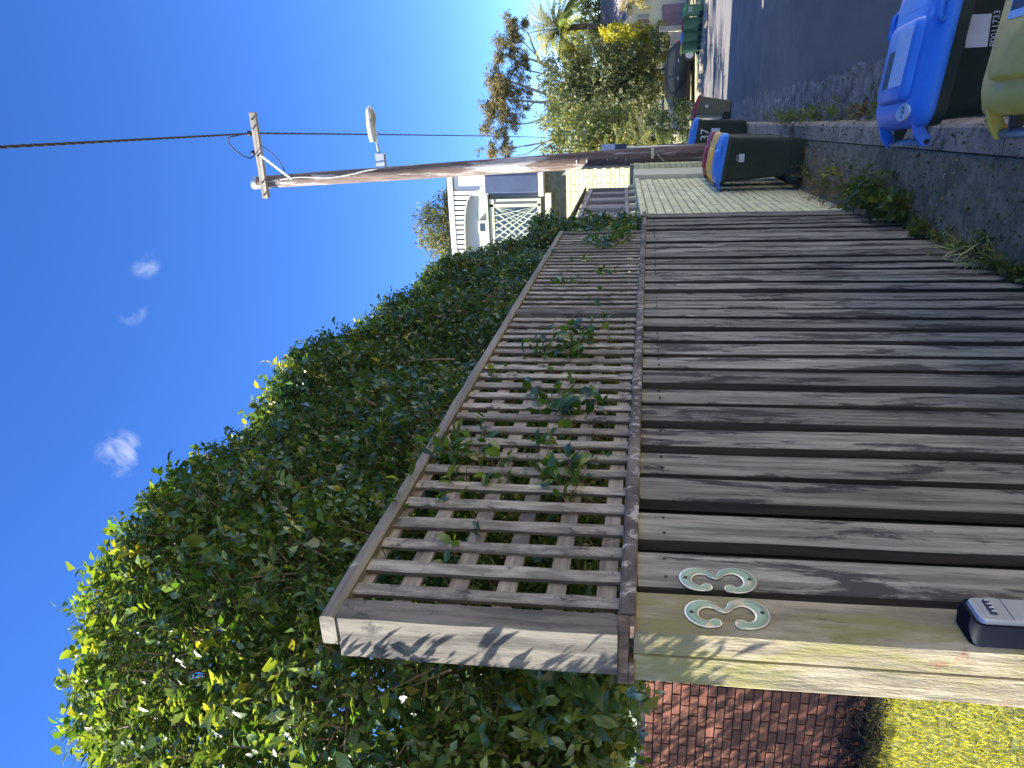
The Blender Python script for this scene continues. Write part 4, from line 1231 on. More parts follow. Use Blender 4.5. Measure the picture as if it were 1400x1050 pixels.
sl = empty('street_lamp', (-0.98, 11.6, 5.2))
tag(sl, 'grey street lamp on a short arm fixed to the utility pole', 'street lamp')
def slp(o):
    o.parent = sl; o.matrix_parent_inverse = Matrix.Translation((0.98, -11.6, -5.2)); return o
slp(MB().box(-1.03, -0.80, 11.55, 11.65, 5.27, 5.42).build('bracket', M_STEEL, bevel=0.008))
slp(MB().tube([(-0.83, 11.6, 5.36), (-0.70, 11.6, 5.375), (-0.58, 11.6, 5.39)], 0.021, 8).build('arm', M_STEEL, smooth=True))
hd = MB(); rings = []
for t_ in [i / 9 for i in range(10)]:
    x = -0.62 + 0.52 * t_
    w = 0.055 + 0.07 * math.sin(math.pi * min(1, 0.25 + t_ * 0.8)) ** 0.8
    h = 0.05 + 0.03 * math.sin(math.pi * min(1, 0.2 + 0.8 * t_))
    if t_ > 0.93: w *= 0.45; h *= 0.6
    zc = 5.415 + 0.03 * t_
    rings.append([Vector((x, 11.6 + w * math.cos(2 * math.pi * k / 14), zc + (h if math.sin(2 * math.pi * k / 14) > 0 else h * 0.45) * math.sin(2 * math.pi * k / 14))) for k in range(14)])
hd.loft(rings)
slp(hd.build('lamp_head', M_LAMPH, smooth=True))
le = MB(); rings = []
for t_ in [i / 7 for i in range(8)]:
    x = -0.38 + 0.25 * t_
    w = 0.095 * math.sin(math.pi * (0.12 + 0.76 * t_)) ** 0.6
    rings.append([Vector((x, 11.6 + w * math.cos(2 * math.pi * k / 12), 5.405 + 0.02 * t_ + 0.05 * (w / 0.095) * math.sin(2 * math.pi * k / 12))) for k in range(12)])
le.loft(rings); slp(le.build('lens', M_LENS, smooth=True))
slp(MB().tube([(-0.50, 11.6, 5.40), (-0.50, 11.6, 5.335)], 0.024, 8).build('photo_cell', M_STEEL))

def cable(name, label, pts, r_, twist=True):
    t = empty(name, pts[0])
    tag(t, label, 'cable')
    P_ = [Vector(p) - Vector(pts[0]) for p in pts]
    n = len(P_)
    for s_ in range(3 if twist else 1):
        q = []
        m_ = 26 * (n - 1) if twist else n
        for i in range(m_ + 1):
            f = i / m_ * (n - 1); k = min(int(f), n - 2); p = P_[k].lerp(P_[k + 1], f - k)
            a = 2 * math.pi * (i / 9.0) + s_ * 2.094
            q.append(p + (Vector((math.cos(a), 0, math.sin(a))) * r_ * 0.9 if twist else Vector()))
        MB().tube(q, r_, 5).build('strand' if twist else 'wire', M_CABLE, t, smooth=True)
    return t
def sagline(a, b, sag, n):
    a, b = Vector(a), Vector(b)
    return [tuple(a.lerp(b, i / n) - Vector((0, 0, sag * 4 * (i / n) * (1 - i / n)))) for i in range(n + 1)]
cable('aerial_cable', 'twisted black overhead cable running up the street over the footpath', sagline((-0.43, 11.40, 7.36), (0.26, -10, 7.6), 0.95, 16), 0.0085)
cable('aerial_cable', 'twisted black overhead cable running from the pole down towards the trees', sagline((-0.43, 11.54, 7.36), (-2.6, 46.0, 5.9), 0.55, 16), 0.0085)
loop = [(-0.43, 11.2, 7.38), (-0.50, 11.15, 7.50), (-0.62, 11.18, 7.52), (-0.75, 11.25, 7.47), (-0.83, 11.33, 7.38), (-0.80, 11.42, 7.30)]
cable('jumper_cable', 'thin black cable looped over the top of the crossarm', [(-0.43, 11.2, 7.37), (-0.47, 11.15, 7.62), (-0.60, 11.18, 7.58), (-0.73, 11.25, 7.48), (-0.80, 11.33, 7.38), (-0.76, 11.43, 7.34)], 0.010, False)
cable('jumper_cable', 'thin black cable hanging from crossarm down to the pole', [(-0.60, 11.42, 7.22), (-0.66, 11.38, 7.10), (-0.78, 11.42, 6.98), (-0.92, 11.46, 6.92), (-1.02, 11.49, 6.90)], 0.008, False)

# ------------------------------------------------------------------ the neighbouring house
HY = 12.6
nh = empty('gabled_house', (-3.4, HY, gz(HY) - 0.3))
tag(nh, 'pale green brick house with white dentilled fascia behind the utility pole', 'house')
def nhp(o):
    o.parent = nh; o.matrix_parent_inverse = Matrix.Translation((3.4, -HY, -(gz(HY) - 0.3))); return o
zb_ = gz(HY) - 0.6
bw = nhp(MB().box(-6.5, -1.22, HY + 0.10, HY + 0.55, zb_, 2.88).build('brick_wall', M_GMORT))
bq = MB()
for c in range(48):
    z = zb_ + c * GC_
    if z + GC_ > 2.88: break
    for k in range(15):
        x0 = -1.225 - (k + 1) * GL + (GL / 2 if c % 2 else 0)
        if x0 < -4.6: continue
        bq.box(x0, min(x0 + GL - 0.009, -1.221), HY + 0.088, HY + 0.101, z, z + GC_ - 0.009)
    for k in range(1):
        y0 = HY + 0.11 + k * GL + (GL / 2 if c % 2 else 0)
        bq.box(-1.2205, -1.209, y0, y0 + GL - 0.009, z, z + GC_ - 0.009)
q = bq.build('brick_courses', M_GBRICK, bw); q['kind'] = 'stuff'
nhp(MB().box(-6.5, -1.24, HY + 0.08, HY + 0.55, 2.885, 4.45).build('upper_wall', M_GREYP))
nhp(MB().box(-1.60, -1.26, HY + 0.0, HY + 0.0785, 3.90, 4.43).build('white_panel', M_WHITE, bevel=0.004))
nhp(MB().box(-6.5, -1.23, HY - 0.06, HY + 0.10, 4.445, 4.545).build('fascia', M_WHITE, bevel=0.006))
rf = MB().add([Vector(p) for p in ((-6.8, HY - 0.07, 4.55), (-1.19, HY - 0.07, 4.55), (-1.22, HY + 0.6, 4.55), (-6.8, HY + 0.6, 4.55), (-4.0, HY + 0.3, 4.62))], [(0, 1, 4), (1, 2, 4), (2, 3, 4), (3, 0, 4), (3, 2, 1, 0)])
nhp(rf.build('roof', M_ROOFC))
nhp(MB().box(-7.5, -3.0, HY + 0.56, HY + 7, zb_, 4.3).build('rear_wing', M_GREYP))
def arch_z(x):
    u = -x
    if u < 1.62: return 4.06 + (u - 1.52) * 1.4
    return min(4.31, 4.20 + 0.11 * (1 - math.exp(-(u - 1.62) / 0.25)))
for k in range(30):
    x = -1.52 - k * 0.083
    nhp(MB().box(x - 0.052, x, HY - 0.045, HY - 0.015, arch_z(x), 4.444).build('dentil', M_WHITE))
ar = MB(); rings = []
for k in range(40):
    x = -1.50 - k * 0.065
    z = arch_z(x)
    rings.append([Vector((x, HY - 0.05, z - 0.022)), Vector((x, HY + 0.079, z - 0.022)), Vector((x, HY + 0.079, z - 0.001)), Vector((x, HY - 0.05, z - 0.001))])
nhp(ar.loft(rings).build('arched_trim', M_GREYP))
# navy blind box and sill
nhp(MB().box(-1.56, -1.27, HY - 0.10, HY + 0.078, 3.0, 3.885).build('blind', M_NAVY, bevel=0.012))
nhp(MB().box(-1.62, -1.24, HY - 0.13, HY + 0.079, 2.90, 2.985).build('sill', M_WHITE, bevel=0.006))
# bay window with a diamond lattice
wn_ = nhp(MB().box(-2.62, -1.66, HY - 0.06, HY + 0.079, 2.95, 3.84).build('bay_window', M_CREAM, bevel=0.005))
MB().box(-2.56, -1.80, HY - 0.068, HY - 0.0605, 3.02, 3.74).build('pane', M_GLASS, wn_)
for k in range(9):
    for sgn in (1, -1):
        xc = -2.65 + k * 0.125
        m4 = Matrix.Translation((xc, HY - 0.072, 3.38)) @ Matrix.Rotation(sgn * R(38), 4, 'Y')
        b_ = MB().box(-0.011, 0.011, -0.006 + 0.006 * sgn, 0.0055 + 0.006 * sgn, -0.46, 0.46, m4)
        vs = [Vector((min(max(v[0], -2.575), -1.79), v[1], min(max(v[2], 3.01), 3.75))) for v in b_.v]
        b_.v = [tuple(v) for v in vs]
        b_.build('glazing_bar', M_PGREEN, wn_)
for (x0, x1, z0, z1) in ((-1.79, -1.74, 2.96, 3.83), (-2.60, -1.66, 3.75, 3.83), (-2.60, -1.66, 2.955, 3.01)):
    MB().box(x0, x1, HY - 0.085, HY - 0.0605, z0, z1).build('frame', M_CREAM, wn_, bevel=0.004)
nhp(MB().box(-2.75, -1.60, HY - 0.12, HY + 0.077, 3.845, 3.88).build('window_hood', M_PGREEN, bevel=0.004))
small = nhp(MB().box(-2.25, -2.02, HY - 0.02, HY + 0.0785, 3.90, 4.05).build('vent_window', M_PGREEN, bevel=0.004))
MB().box(-2.20, -2.07, HY - 0.024, HY - 0.0205, 3.93, 4.02).build('pane', M_GLASS, small)
nhp(MB().box(-2.62, -1.58, HY - 0.05, HY + 0.0995, 2.78, 2.884).build('window_ledge', M_CREAM, bevel=0.006))

# ------------------------------------------------------------------ beyond the pole: boundary fence, shrubs, trees
mf = empty('maroon_fence', (-1.35, 18.0, gz(18)))
tag(mf, 'short run of dark maroon boards edging the footpath beyond the pole', 'fence')
for k in range(20):
    y0 = -1.4 + k * 0.15
    MB().box(-0.02, 0.0, y0, y0 + 0.142, gz(18 + y0) - gz(18) - 0.1, gz(18 + y0) - gz(18) + 1.62).build('board', M_MAROON, mf, bevel=0.003)
MB().box(-0.06, 0.06, -1.52, -1.41, -0.3, 1.95).build('post', M_MAROON, mf, bevel=0.005)

def blob(center, radii, n, hollow=0.45):
    d = rand_dirs(n); r_ = hollow + (1 - hollow) * rng.random((n, 1)) ** 0.6
    return np.array(center) + d * r_ * np.array(radii), d
def leafy(name, blobs, L, ratio, cols, wts, n_leaf=4, stem=0.25, mat=None, parent=None, up=0.3, down=0.0, hollow=0.45):
    Ps, Ds = [], []
    for c, rr, n in blobs:
        # break the outline into small clumps
        m_ = max(6, n // 26)
        cc, cd = blob(c, rr, m_, hollow)
        idx = rng.integers(0, m_, n)
        p = cc[idx] + rng.normal(0, 1, (n, 3)) * np.array(rr) * 0.17
        Ps.append(p); Ds.append(nz(cd[idx] * 0.7 + rand_dirs(n) * 0.8 + np.array([0, 0, 0.3 - down])))
    P_, D_ = np.concatenate(Ps), np.concatenate(Ds)
    a = sprigs(P_, D_, n_leaf, np.full(len(P_), stem), L, ratio, cols, wts, up=up)
    return link(name, leaves_mesh(name, *a, simple=True), mat or L_TREE, parent)
def limb(mb, pts, r0, r1, n=6):
    k = len(pts)
    mb.tube(pts, [r0 + (r1 - r0) * i / (k - 1) for i in range(k)], n)
def tree(name, label, base, blobs, limbs, cols, wts, L, ratio, trunk_m, n_leaf=4, stem=0.25, down=0.0, group=None, cat='tree', hollow=0.45):
    t = empty(name, base); tag(t, label, cat, group)
    b = Vector(base)
    bl = [((c[0] - b.x, c[1] - b.y, c[2] - b.z), rr, n) for c, rr, n in blobs]
    leafy('crown', bl, L, ratio, cols, wts, n_leaf, stem, None, t, down=down, hollow=hollow)
    mb = MB()
    for pts, r0, r1 in limbs:
        limb(mb, [Vector(p) - b for p in pts], r0, r1)
    mb.build('trunk', trunk_m, t, smooth=True)
    return t
EUC = [(0.14, 0.13, 0.065), (0.20, 0.165, 0.085), (0.10, 0.11, 0.055), (0.26, 0.20, 0.11)]
ec = [(5.21, 65.91, 10.88), (4.84, 65.91, 9.99), (4.12, 65.42, 11.28), (3.55, 65.28, 10.68), (2.86, 64.88, 11.49), (2.54, 64.94, 10.31), (1.69, 64.68, 9.77), (1.08, 64.04, 12.29), (0.39, 63.86, 11.69), (-0.41, 63.43, 12.38), (-0.73, 63.47, 11.32), (-1.53, 63.06, 11.9), (0.46, 64.05, 10.63), (-2.12, 62.97, 10.95), (-2.79, 62.51, 12.23), (-3.48, 62.34, 11.51), (-4.27, 61.88, 12.44), (-4.88, 61.84, 11.14), (-1.34, 63.45, 9.9), (0.03, 64.02, 9.75)]
er = [0.8, 0.6, 1.0, 1.0, 1.0, 0.9, 0.7, 1.0, 1.2, 1.0, 1.2, 1.2, 1.0, 1.0, 0.9, 0.9, 0.8, 0.8, 0.6, 0.6]
eb = [(c, (r_ * 1.0, r_ * 1.0, r_ * 0.85), int(300 * r_ * r_)) for c, r_ in zip(ec, er)]
tree('eucalyptus_tree', 'tall gum tree with bare forked branches under an olive brown crown', (-2.2, 64.2, -1.9), eb,
     [([(-2.2, 64.2, -2.0), (-2.18, 64.21, 2.96), (-1.41, 64.1, 5.61), (-0.79, 64.09, 7.27)], 0.42, 0.2), ([(-0.79, 64.09, 7.27), (-0.21, 64.21, 7.98), (0.29, 64.19, 9.34), (0.79, 64.18, 10.64), (1.0, 64.1, 11.6)], 0.17, 0.04),
      ([(-0.79, 64.09, 7.27), (-0.86, 63.9, 8.26), (-0.68, 63.74, 9.74), (-0.46, 63.6, 11.21)], 0.15, 0.04), ([(-0.79, 64.09, 7.27), (-1.98, 63.53, 7.78), (-2.37, 63.16, 9.12), (-2.51, 62.83, 10.88)], 0.13, 0.03),
      ([(-2.18, 64.21, 2.96), (0.1, 64.84, 4.75), (1.0, 64.92, 6.53), (1.77, 65.05, 7.6), (2.19, 65.09, 8.43)], 0.22, 0.14), ([(2.19, 65.09, 8.43), (2.63, 65.05, 9.78), (3.66, 65.32, 10.68)], 0.11, 0.03),
      ([(2.19, 65.09, 8.43), (3.48, 65.51, 9.03), (4.43, 65.84, 9.4), (4.84, 65.91, 9.99)], 0.10, 0.03), ([(1.0, 64.92, 6.53), (1.3, 64.9, 8.2), (1.7, 64.7, 9.7), (2.0, 64.8, 10.4)], 0.09, 0.03), ([(2.6, 65.1, 8.6), (3.9, 65.5, 9.9), (4.2, 65.5, 10.9)], 0.06, 0.03),
      ([(-1.41, 64.1, 5.61), (-3.66, 62.97, 7.05), (-3.9, 62.74, 7.93), (-4.11, 62.38, 9.68), (-4.32, 62.06, 11.15)], 0.14, 0.03), ([(-3.9, 62.74, 7.93), (-4.7, 62.2, 9.3), (-4.9, 61.9, 10.9)], 0.06, 0.02), ([(-0.7, 63.9, 8.6), (-1.6, 63.3, 9.9), (-1.9, 63.1, 11.1)], 0.07, 0.02)],
     EUC, [4, 3, 3, 1.5], 0.20, 0.30, M_BARKP, n_leaf=5, stem=0.35, down=0.9, hollow=0.2)
DK = [(0.06, 0.078, 0.032), (0.09, 0.11, 0.045), (0.14, 0.15, 0.07), (0.22, 0.21, 0.12)]
G_T = 'trees beyond the end of the street'
tree('street_tree', 'dense dark leaved tree rising behind the black car', (-0.4, 46.4, -1.9),
     [((0.5, 49.3, 5.2), (1.6, 1.5, 1.4), 1200), ((-0.75, 47.2, 4.3), (1.5, 1.4, 1.4), 1400), ((-0.4, 46.5, 2.2), (1.8, 1.4, 1.5), 1900), ((0.35, 46.0, 0.9), (1.7, 1.2, 1.1), 1500), ((-1.4, 44.5, 2.0), (1.2, 1.2, 1.6), 700), ((-1.0, 43.6, 0.7), (1.2, 0.9, 1.0), 500)],
     [([(-0.4, 46.4, -2), (-0.3, 46.4, 0.5), (0.1, 47, 3), (0.4, 48.5, 5)], 0.2, 0.05), ([(-0.3, 46.4, 0.5), (-0.9, 46.5, 3), (-0.9, 47, 4.5)], 0.1, 0.03), ([(0.9, 46.0, -2), (0.8, 46, 0.8), (1.1, 46.5, 2.4)], 0.09, 0.03)], DK, [4, 4, 3, 1.4], 0.17, 0.5, M_BARK, group=G_T)
tree('street_tree', 'pale olive leaved tree between the dark tree and the palm', (1.7, 49.0, -1.9),
     [((1.2, 49.2, 2.7), (1.3, 1.2, 1.5), 1200), ((1.9, 48.7, 0.9), (1.1, 1.0, 1.2), 600), ((2.2, 47.0, 0.0), (0.9, 0.8, 0.8), 450), ((0.9, 46.2, -0.3), (1.0, 0.7, 0.6), 350), ((1.1, 50, 4.6), (1.1, 1.0, 0.9), 300)],
     [([(1.7, 49, -2), (1.6, 49, 0.5), (1.3, 49.2, 3.2)], 0.13, 0.03)], [(0.17, 0.19, 0.08), (0.23, 0.24, 0.11), (0.30, 0.28, 0.15), (0.12, 0.14, 0.06)], [4, 4, 2, 2], 0.15, 0.5, M_BARK, group=G_T)
tree('street_tree', 'mottled green tree rising behind the utility pole', (-2.1, 38.0, -1.8),
     [((-1.6, 42.3, 4.7), (1.3, 1.2, 1.3), 600), ((-1.95, 38.1, 3.4), (1.2, 1.2, 1.4), 1400), ((-2.05, 36.1, 2.0), (1.1, 1.0, 1.3), 1400), ((-2.7, 35.6, 4.0), (1.1, 1.1, 1.2), 700), ((-3.2, 37, 2.5), (1.2, 1.2, 1.8), 600)],
     [([(-2.1, 38, -1.9), (-2.0, 38, 1), (-2.0, 38, 3.4)], 0.16, 0.04), ([(-2.0, 38, 1), (-2.5, 36.5, 2.8), (-2.7, 35.8, 4.2)], 0.09, 0.03)], [(0.10, 0.13, 0.045), (0.16, 0.18, 0.065), (0.23, 0.24, 0.09), (0.32, 0.27, 0.15)], [4, 4, 2.4, 0.8], 0.15, 0.5, M_BARK, group=G_T)
tree('background_gum', 'rounded gum tree crown showing above the white fascia of the house', (-5.3, 29.4, -1.5),
     [((-5.1, 29.4, 8.7), (1.0, 1.0, 1.0), 800), ((-5.9, 29.2, 8.2), (1.0, 1.0, 0.95), 700), ((-4.5, 29.6, 8.4), (0.8, 0.8, 0.8), 500), ((-4.0, 29.8, 7.8), (0.7, 0.7, 0.9), 400), ((-5.2, 29.5, 7.4), (1.4, 1.2, 1.0), 700), ((-6.5, 29.2, 7.3), (0.8, 0.8, 0.8), 300)],
     [([(-5.3, 29.4, -1.6), (-5.2, 29.4, 3), (-5.1, 29.4, 6.5), (-5.1, 29.4, 8.6)], 0.26, 0.05)], [(0.11, 0.125, 0.06), (0.16, 0.165, 0.085), (0.07, 0.085, 0.04), (0.21, 0.19, 0.11)], [4, 4, 3, 1], 0.13, 0.35, M_BARKP, n_leaf=5, hollow=0.35)

dt_b = []
for k in range(46):
    x = -26 + k * 1.25
    hgt = 3.8 + 1.6 * math.sin(k * 0.9) + rnd.uniform(-0.8, 1.2) + (1.5 if -4 < x < 6 else 0)
    dt_b += [((x, 76 + rnd.uniform(-3, 3), hgt - 1.0), (1.6, 1.4, 1.6), 260), ((x + 0.5, 74 + rnd.uniform(-2, 2), 0.6), (1.7, 1.3, 2.0), 240)]
dt_ = leafy('distant_trees', dt_b, 0.30, 0.55, DK + [(0.13, 0.15, 0.06)], [3, 4, 4, 1.5, 2], 4, 0.3)
tag(dt_, 'distant line of trees closing the view beyond the houses', 'trees', kind='stuff')
def frond_plant(name, label, base, crown_z, n_fronds, flen, droop, cols, leaf_w, trunk=None, group=None, seed=1, cat='palm', nleaf=26, leaf_l=0.45):
    r_ = random.Random(seed)
    t = empty(name, base); tag(t, label, cat, group)
    Pp, Dp, Np, Lp, Wp, Cp = [], [], [], [], [], []
    mb = MB()
    for k in range(n_fronds):
        az = 2 * math.pi * (k / n_fronds) + r_.uniform(-0.3, 0.3)
        el = R(r_.uniform(5, 80)); ln = flen * r_.uniform(0.8, 1.1)
        h = Vector((math.cos(az), math.sin(az), 0))
        p = Vector((0, 0, crown_z)); pts = [p.copy()]
        d = (h * math.cos(el) + Vector((0, 0, math.sin(el)))).normalized()
        c = np.array(cols[r_.randrange(len(cols))]) * r_.uniform(0.8, 1.2)
        for i in range(nleaf):
            p = p + d * (ln / nleaf); d = (d + Vector((0, 0, -droop / nleaf))).normalized(); pts.append(p.copy())
            f = i / nleaf
            side = d.cross(Vector((0, 0, 1))).normalized()
            for sg_ in (-1, 1):
                Pp.append(p); Dp.append(side * sg_ * 0.8 + d * 0.55 + Vector((0, 0, -0.25)) + Vector((r_.uniform(-.1, .1), r_.uniform(-.1, .1), r_.uniform(-.1, .1)))); Np.append(Vector((0, 0, 1)) + d * 0.2)
                Lp.append(leaf_l * (1 - 0.6 * abs(f - 0.4) * 1.4)); Wp.append(leaf_w); Cp.append(c)
        mb.tube(pts[::3], [0.03 * flen / 2.5 * (1 - 0.8 * i / len(pts[::3])) for i in range(len(pts[::3]))], 4)
    link('fronds', leaves_mesh('fronds', np.array([tuple(v) for v in Pp]), np.array([tuple(v) for v in Dp]), np.array([tuple(v) for v in Np]), np.array(Lp), np.array(Wp), np.array(Cp), simple=True), L_TREE, t)
    mb.build('stalks', M_CREAM if False else M_BARK, t, smooth=True)
    if trunk:
        MB().tube([(0, 0, -0.1), (0.05, 0, crown_z * 0.5), (0, 0, crown_z)], [trunk, trunk * 0.8, trunk * 0.8], 10).build('trunk', M_BARK, t, smooth=True)
    return t
frond_plant('palm_tree', 'big feathery palm with yellow green fronds beside the mauve roofed house', (3.6, 51.0, -1.9), 7.2, 44, 2.9, 1.55, [(0.22, 0.25, 0.06), (0.32, 0.33, 0.08), (0.15, 0.20, 0.05), (0.40, 0.35, 0.10)], 0.07, 0.22, seed=4, nleaf=36, leaf_l=0.8)
tree('street_tree', 'dark bushy tree filling the gap behind the big palm', (5.2, 54.0, -1.9),
     [((4.6, 54.0, 3.4), (1.6, 1.4, 1.7), 1100), ((6.2, 54.5, 3.2), (1.7, 1.4, 1.8), 900), ((3.2, 53.5, 2.6), (1.4, 1.2, 1.7), 900), ((2.2, 52.0, 1.8), (1.2, 1.1, 1.6), 800)],
     [([(5.2, 54, -2), (5.0, 54, 1.5), (4.7, 54, 4.0)], 0.16, 0.04)], DK, [4, 4, 3, 1.4], 0.17, 0.5, M_BARK, group=G_T)
G_P = 'palms and ferns growing behind the maroon boards'
for k, (x, yv, cz, fl) in enumerate(((-2.0, 27.8, 1.9, 1.5), (-2.2, 30.5, 2.3, 1.6), (-2.6, 33.0, 3.6, 1.7), (-1.9, 24.5, 1.3, 1.1), (-2.5, 26.0, 2.6, 1.4))):
    frond_plant('garden_palm', ['low feathery palm with bright arching fronds by the footpath', 'feathery palm with bright arching fronds under the gum tree', 'taller feathery palm reaching above the other fronds', 'small fern like palm closest to the maroon boards', 'feathery palm with fronds leaning over the maroon boards'][k],
                (x, yv, gz(yv)), cz, 15, fl, 1.3, [(0.11, 0.14, 0.035), (0.17, 0.19, 0.045), (0.07, 0.10, 0.03)], 0.045, 0.07, G_P, 20 + k, nleaf=20, leaf_l=0.34)
def shrub(name, label, base, blobs, cols, wts, L=0.09, ratio=0.5, group=None, cat='shrub'):
    return tree(name, label, base, blobs, [([base, (base[0] + 0.05, base[1], base[2] + 0.5)], 0.04, 0.015)], cols, wts, L, ratio, M_BARK, n_leaf=4, stem=0.12, group=group, cat=cat)
shrub('shrub', 'dark rounded shrub beside the parked black car', (-1.3, 30.5, gz(30.5)), [((-1.35, 30.6, -0.3), (0.75, 0.8, 0.75), 700), ((-1.8, 31.2, 0.5), (0.8, 0.8, 0.8), 600), ((-1.5, 29.4, -0.6), (0.6, 0.6, 0.6), 400)], [(0.035, 0.055, 0.02), (0.055, 0.08, 0.028), (0.08, 0.10, 0.04)], [4, 3, 1])
shrub('shrub', 'bright yellow green climbing shrub covering the pale weatherboard gable', (3.2, 47.2, -1.9), [((2.95, 47.2, 2.2), (0.5, 0.4, 0.7), 500), ((2.85, 47.2, 1.2), (0.5, 0.4, 0.8), 550), ((2.75, 47.1, 0.2), (0.45, 0.4, 0.7), 450), ((3.05, 47.2, 2.6), (0.35, 0.3, 0.4), 250)], [(0.36, 0.36, 0.04), (0.46, 0.43, 0.06), (0.26, 0.28, 0.035)], [4, 3, 2], L=0.10)
shrub('shrub', 'grey green dusty shrub below the yellow climbing shrub', (2.5, 46.0, -1.9), [((2.5, 46.0, -0.5), (0.6, 0.5, 0.6), 500), ((2.0, 45.8, -0.8), (0.5, 0.5, 0.5), 400), ((2.9, 46.2, -0.3), (0.45, 0.4, 0.5), 300)], [(0.22, 0.23, 0.13), (0.28, 0.27, 0.17), (0.16, 0.18, 0.09)], [4, 3, 2])
shrub('shrub', 'straggly shrub with pale flowers in front of the mauve roof', (4.6, 47.3, -1.9), [((4.35, 47.4, 1.35), (0.45, 0.4, 0.5), 260), ((4.9, 47.4, 1.0), (0.5, 0.4, 0.7), 260), ((4.4, 47.3, 0.5), (0.25, 0.25, 0.6), 120)], [(0.30, 0.27, 0.13), (0.38, 0.33, 0.18), (0.22, 0.22, 0.10)], [4, 3, 2], L=0.08)

# ------------------------------------------------------------------ pale weatherboard house at the bend
fh = empty('weatherboard_house', (6.0, 51.0, -1.9))
tag(fh, 'pale yellow weatherboard house with ribbed mauve grey roof at the bend', 'house')
def fhp(o):
    o.parent = fh; o.matrix_parent_inverse = Matrix.Translation((-6.0, -51.0, 1.9)); return o
FY = 49.0
fhp(MB().box(3.3, 11, FY, FY + 6, -2.0, 1.55).build('wall', M_WEATHER))
for k in range(15):
    fhp(MB().box(3.28, 11, FY - 0.03, FY - 0.0005, -1.95 + k * 0.23, -1.95 + k * 0.23 + 0.215).build('weatherboard', M_WEATHER, bevel=0.006))
# hipped roof of ribbed sheets: the slope faces the street
rf = MB().add([Vector(p) for p in ((3.05, FY - 0.5, 1.55), (11.5, FY - 0.5, 1.55), (11.5, FY + 3.2, 3.15), (3.6, FY + 3.2, 3.15), (3.05, FY + 6.5, 1.55), (11.5, FY + 6.5, 1.55))], [(0, 1, 2, 3), (0, 3, 4), (3, 2, 5, 4), (0, 4, 5, 1)])
ro = fhp(rf.build('roof', M_ROOFC))
rib = MB()
for k in range(42):
    x = 3.15 + k * 0.2
    a = Vector((x, FY - 0.5, 1.555)); b = Vector((max(x, 3.6), FY + 3.2, 3.155))
    rib.tube([a, b], 0.022, 4)
rr_ = rib.build('roof_ribs', M_ROOFC, ro); rr_['kind'] = 'stuff'
fhp(MB().box(3.0, 11.5, FY - 0.62, FY - 0.505, 1.44, 1.56).build('gutter', M_GREYP, bevel=0.01))
pg_ = MB().add([Vector(p) for p in ((2.95, FY - 1.2, 1.0), (4.05, FY - 1.2, 1.0), (3.5, FY - 1.2, 1.75), (2.95, FY - 0.04, 1.0), (4.05, FY - 0.04, 1.0), (3.5, FY - 0.04, 1.75))], [(0, 1, 2), (5, 4, 3), (0, 2, 5, 3), (1, 4, 5, 2), (0, 3, 4, 1)])
fhp(pg_.build('porch_gable', M_WEATHER))
sh = fhp(MB().box(3.05, 3.95, FY - 1.15, FY - 0.035, -0.5, 0.995).build('porch_wall', M_WEATHER, bevel=0.01))
for k in range(3):
    MB().box(3.15 + k * 0.26, 3.35 + k * 0.26, FY - 1.165, FY - 1.1505, 0.25, 0.9).build('shutter', M_PINK if k == 1 else M_GREYP, sh)
fhp(MB().box(3.1, 4.3, FY - 1.3, FY - 0.04, -2.0, -0.505).build('porch_base', M_PINK, bevel=0.02))
w_ = fhp(MB().box(4.7, 5.7, FY - 0.06, FY - 0.031, -0.6, 0.7).build('window', M_WHITE)); MB().box(4.8, 5.6, FY - 0.065, FY - 0.0605, -0.5, 0.6).build('pane', M_GLASS, w_)

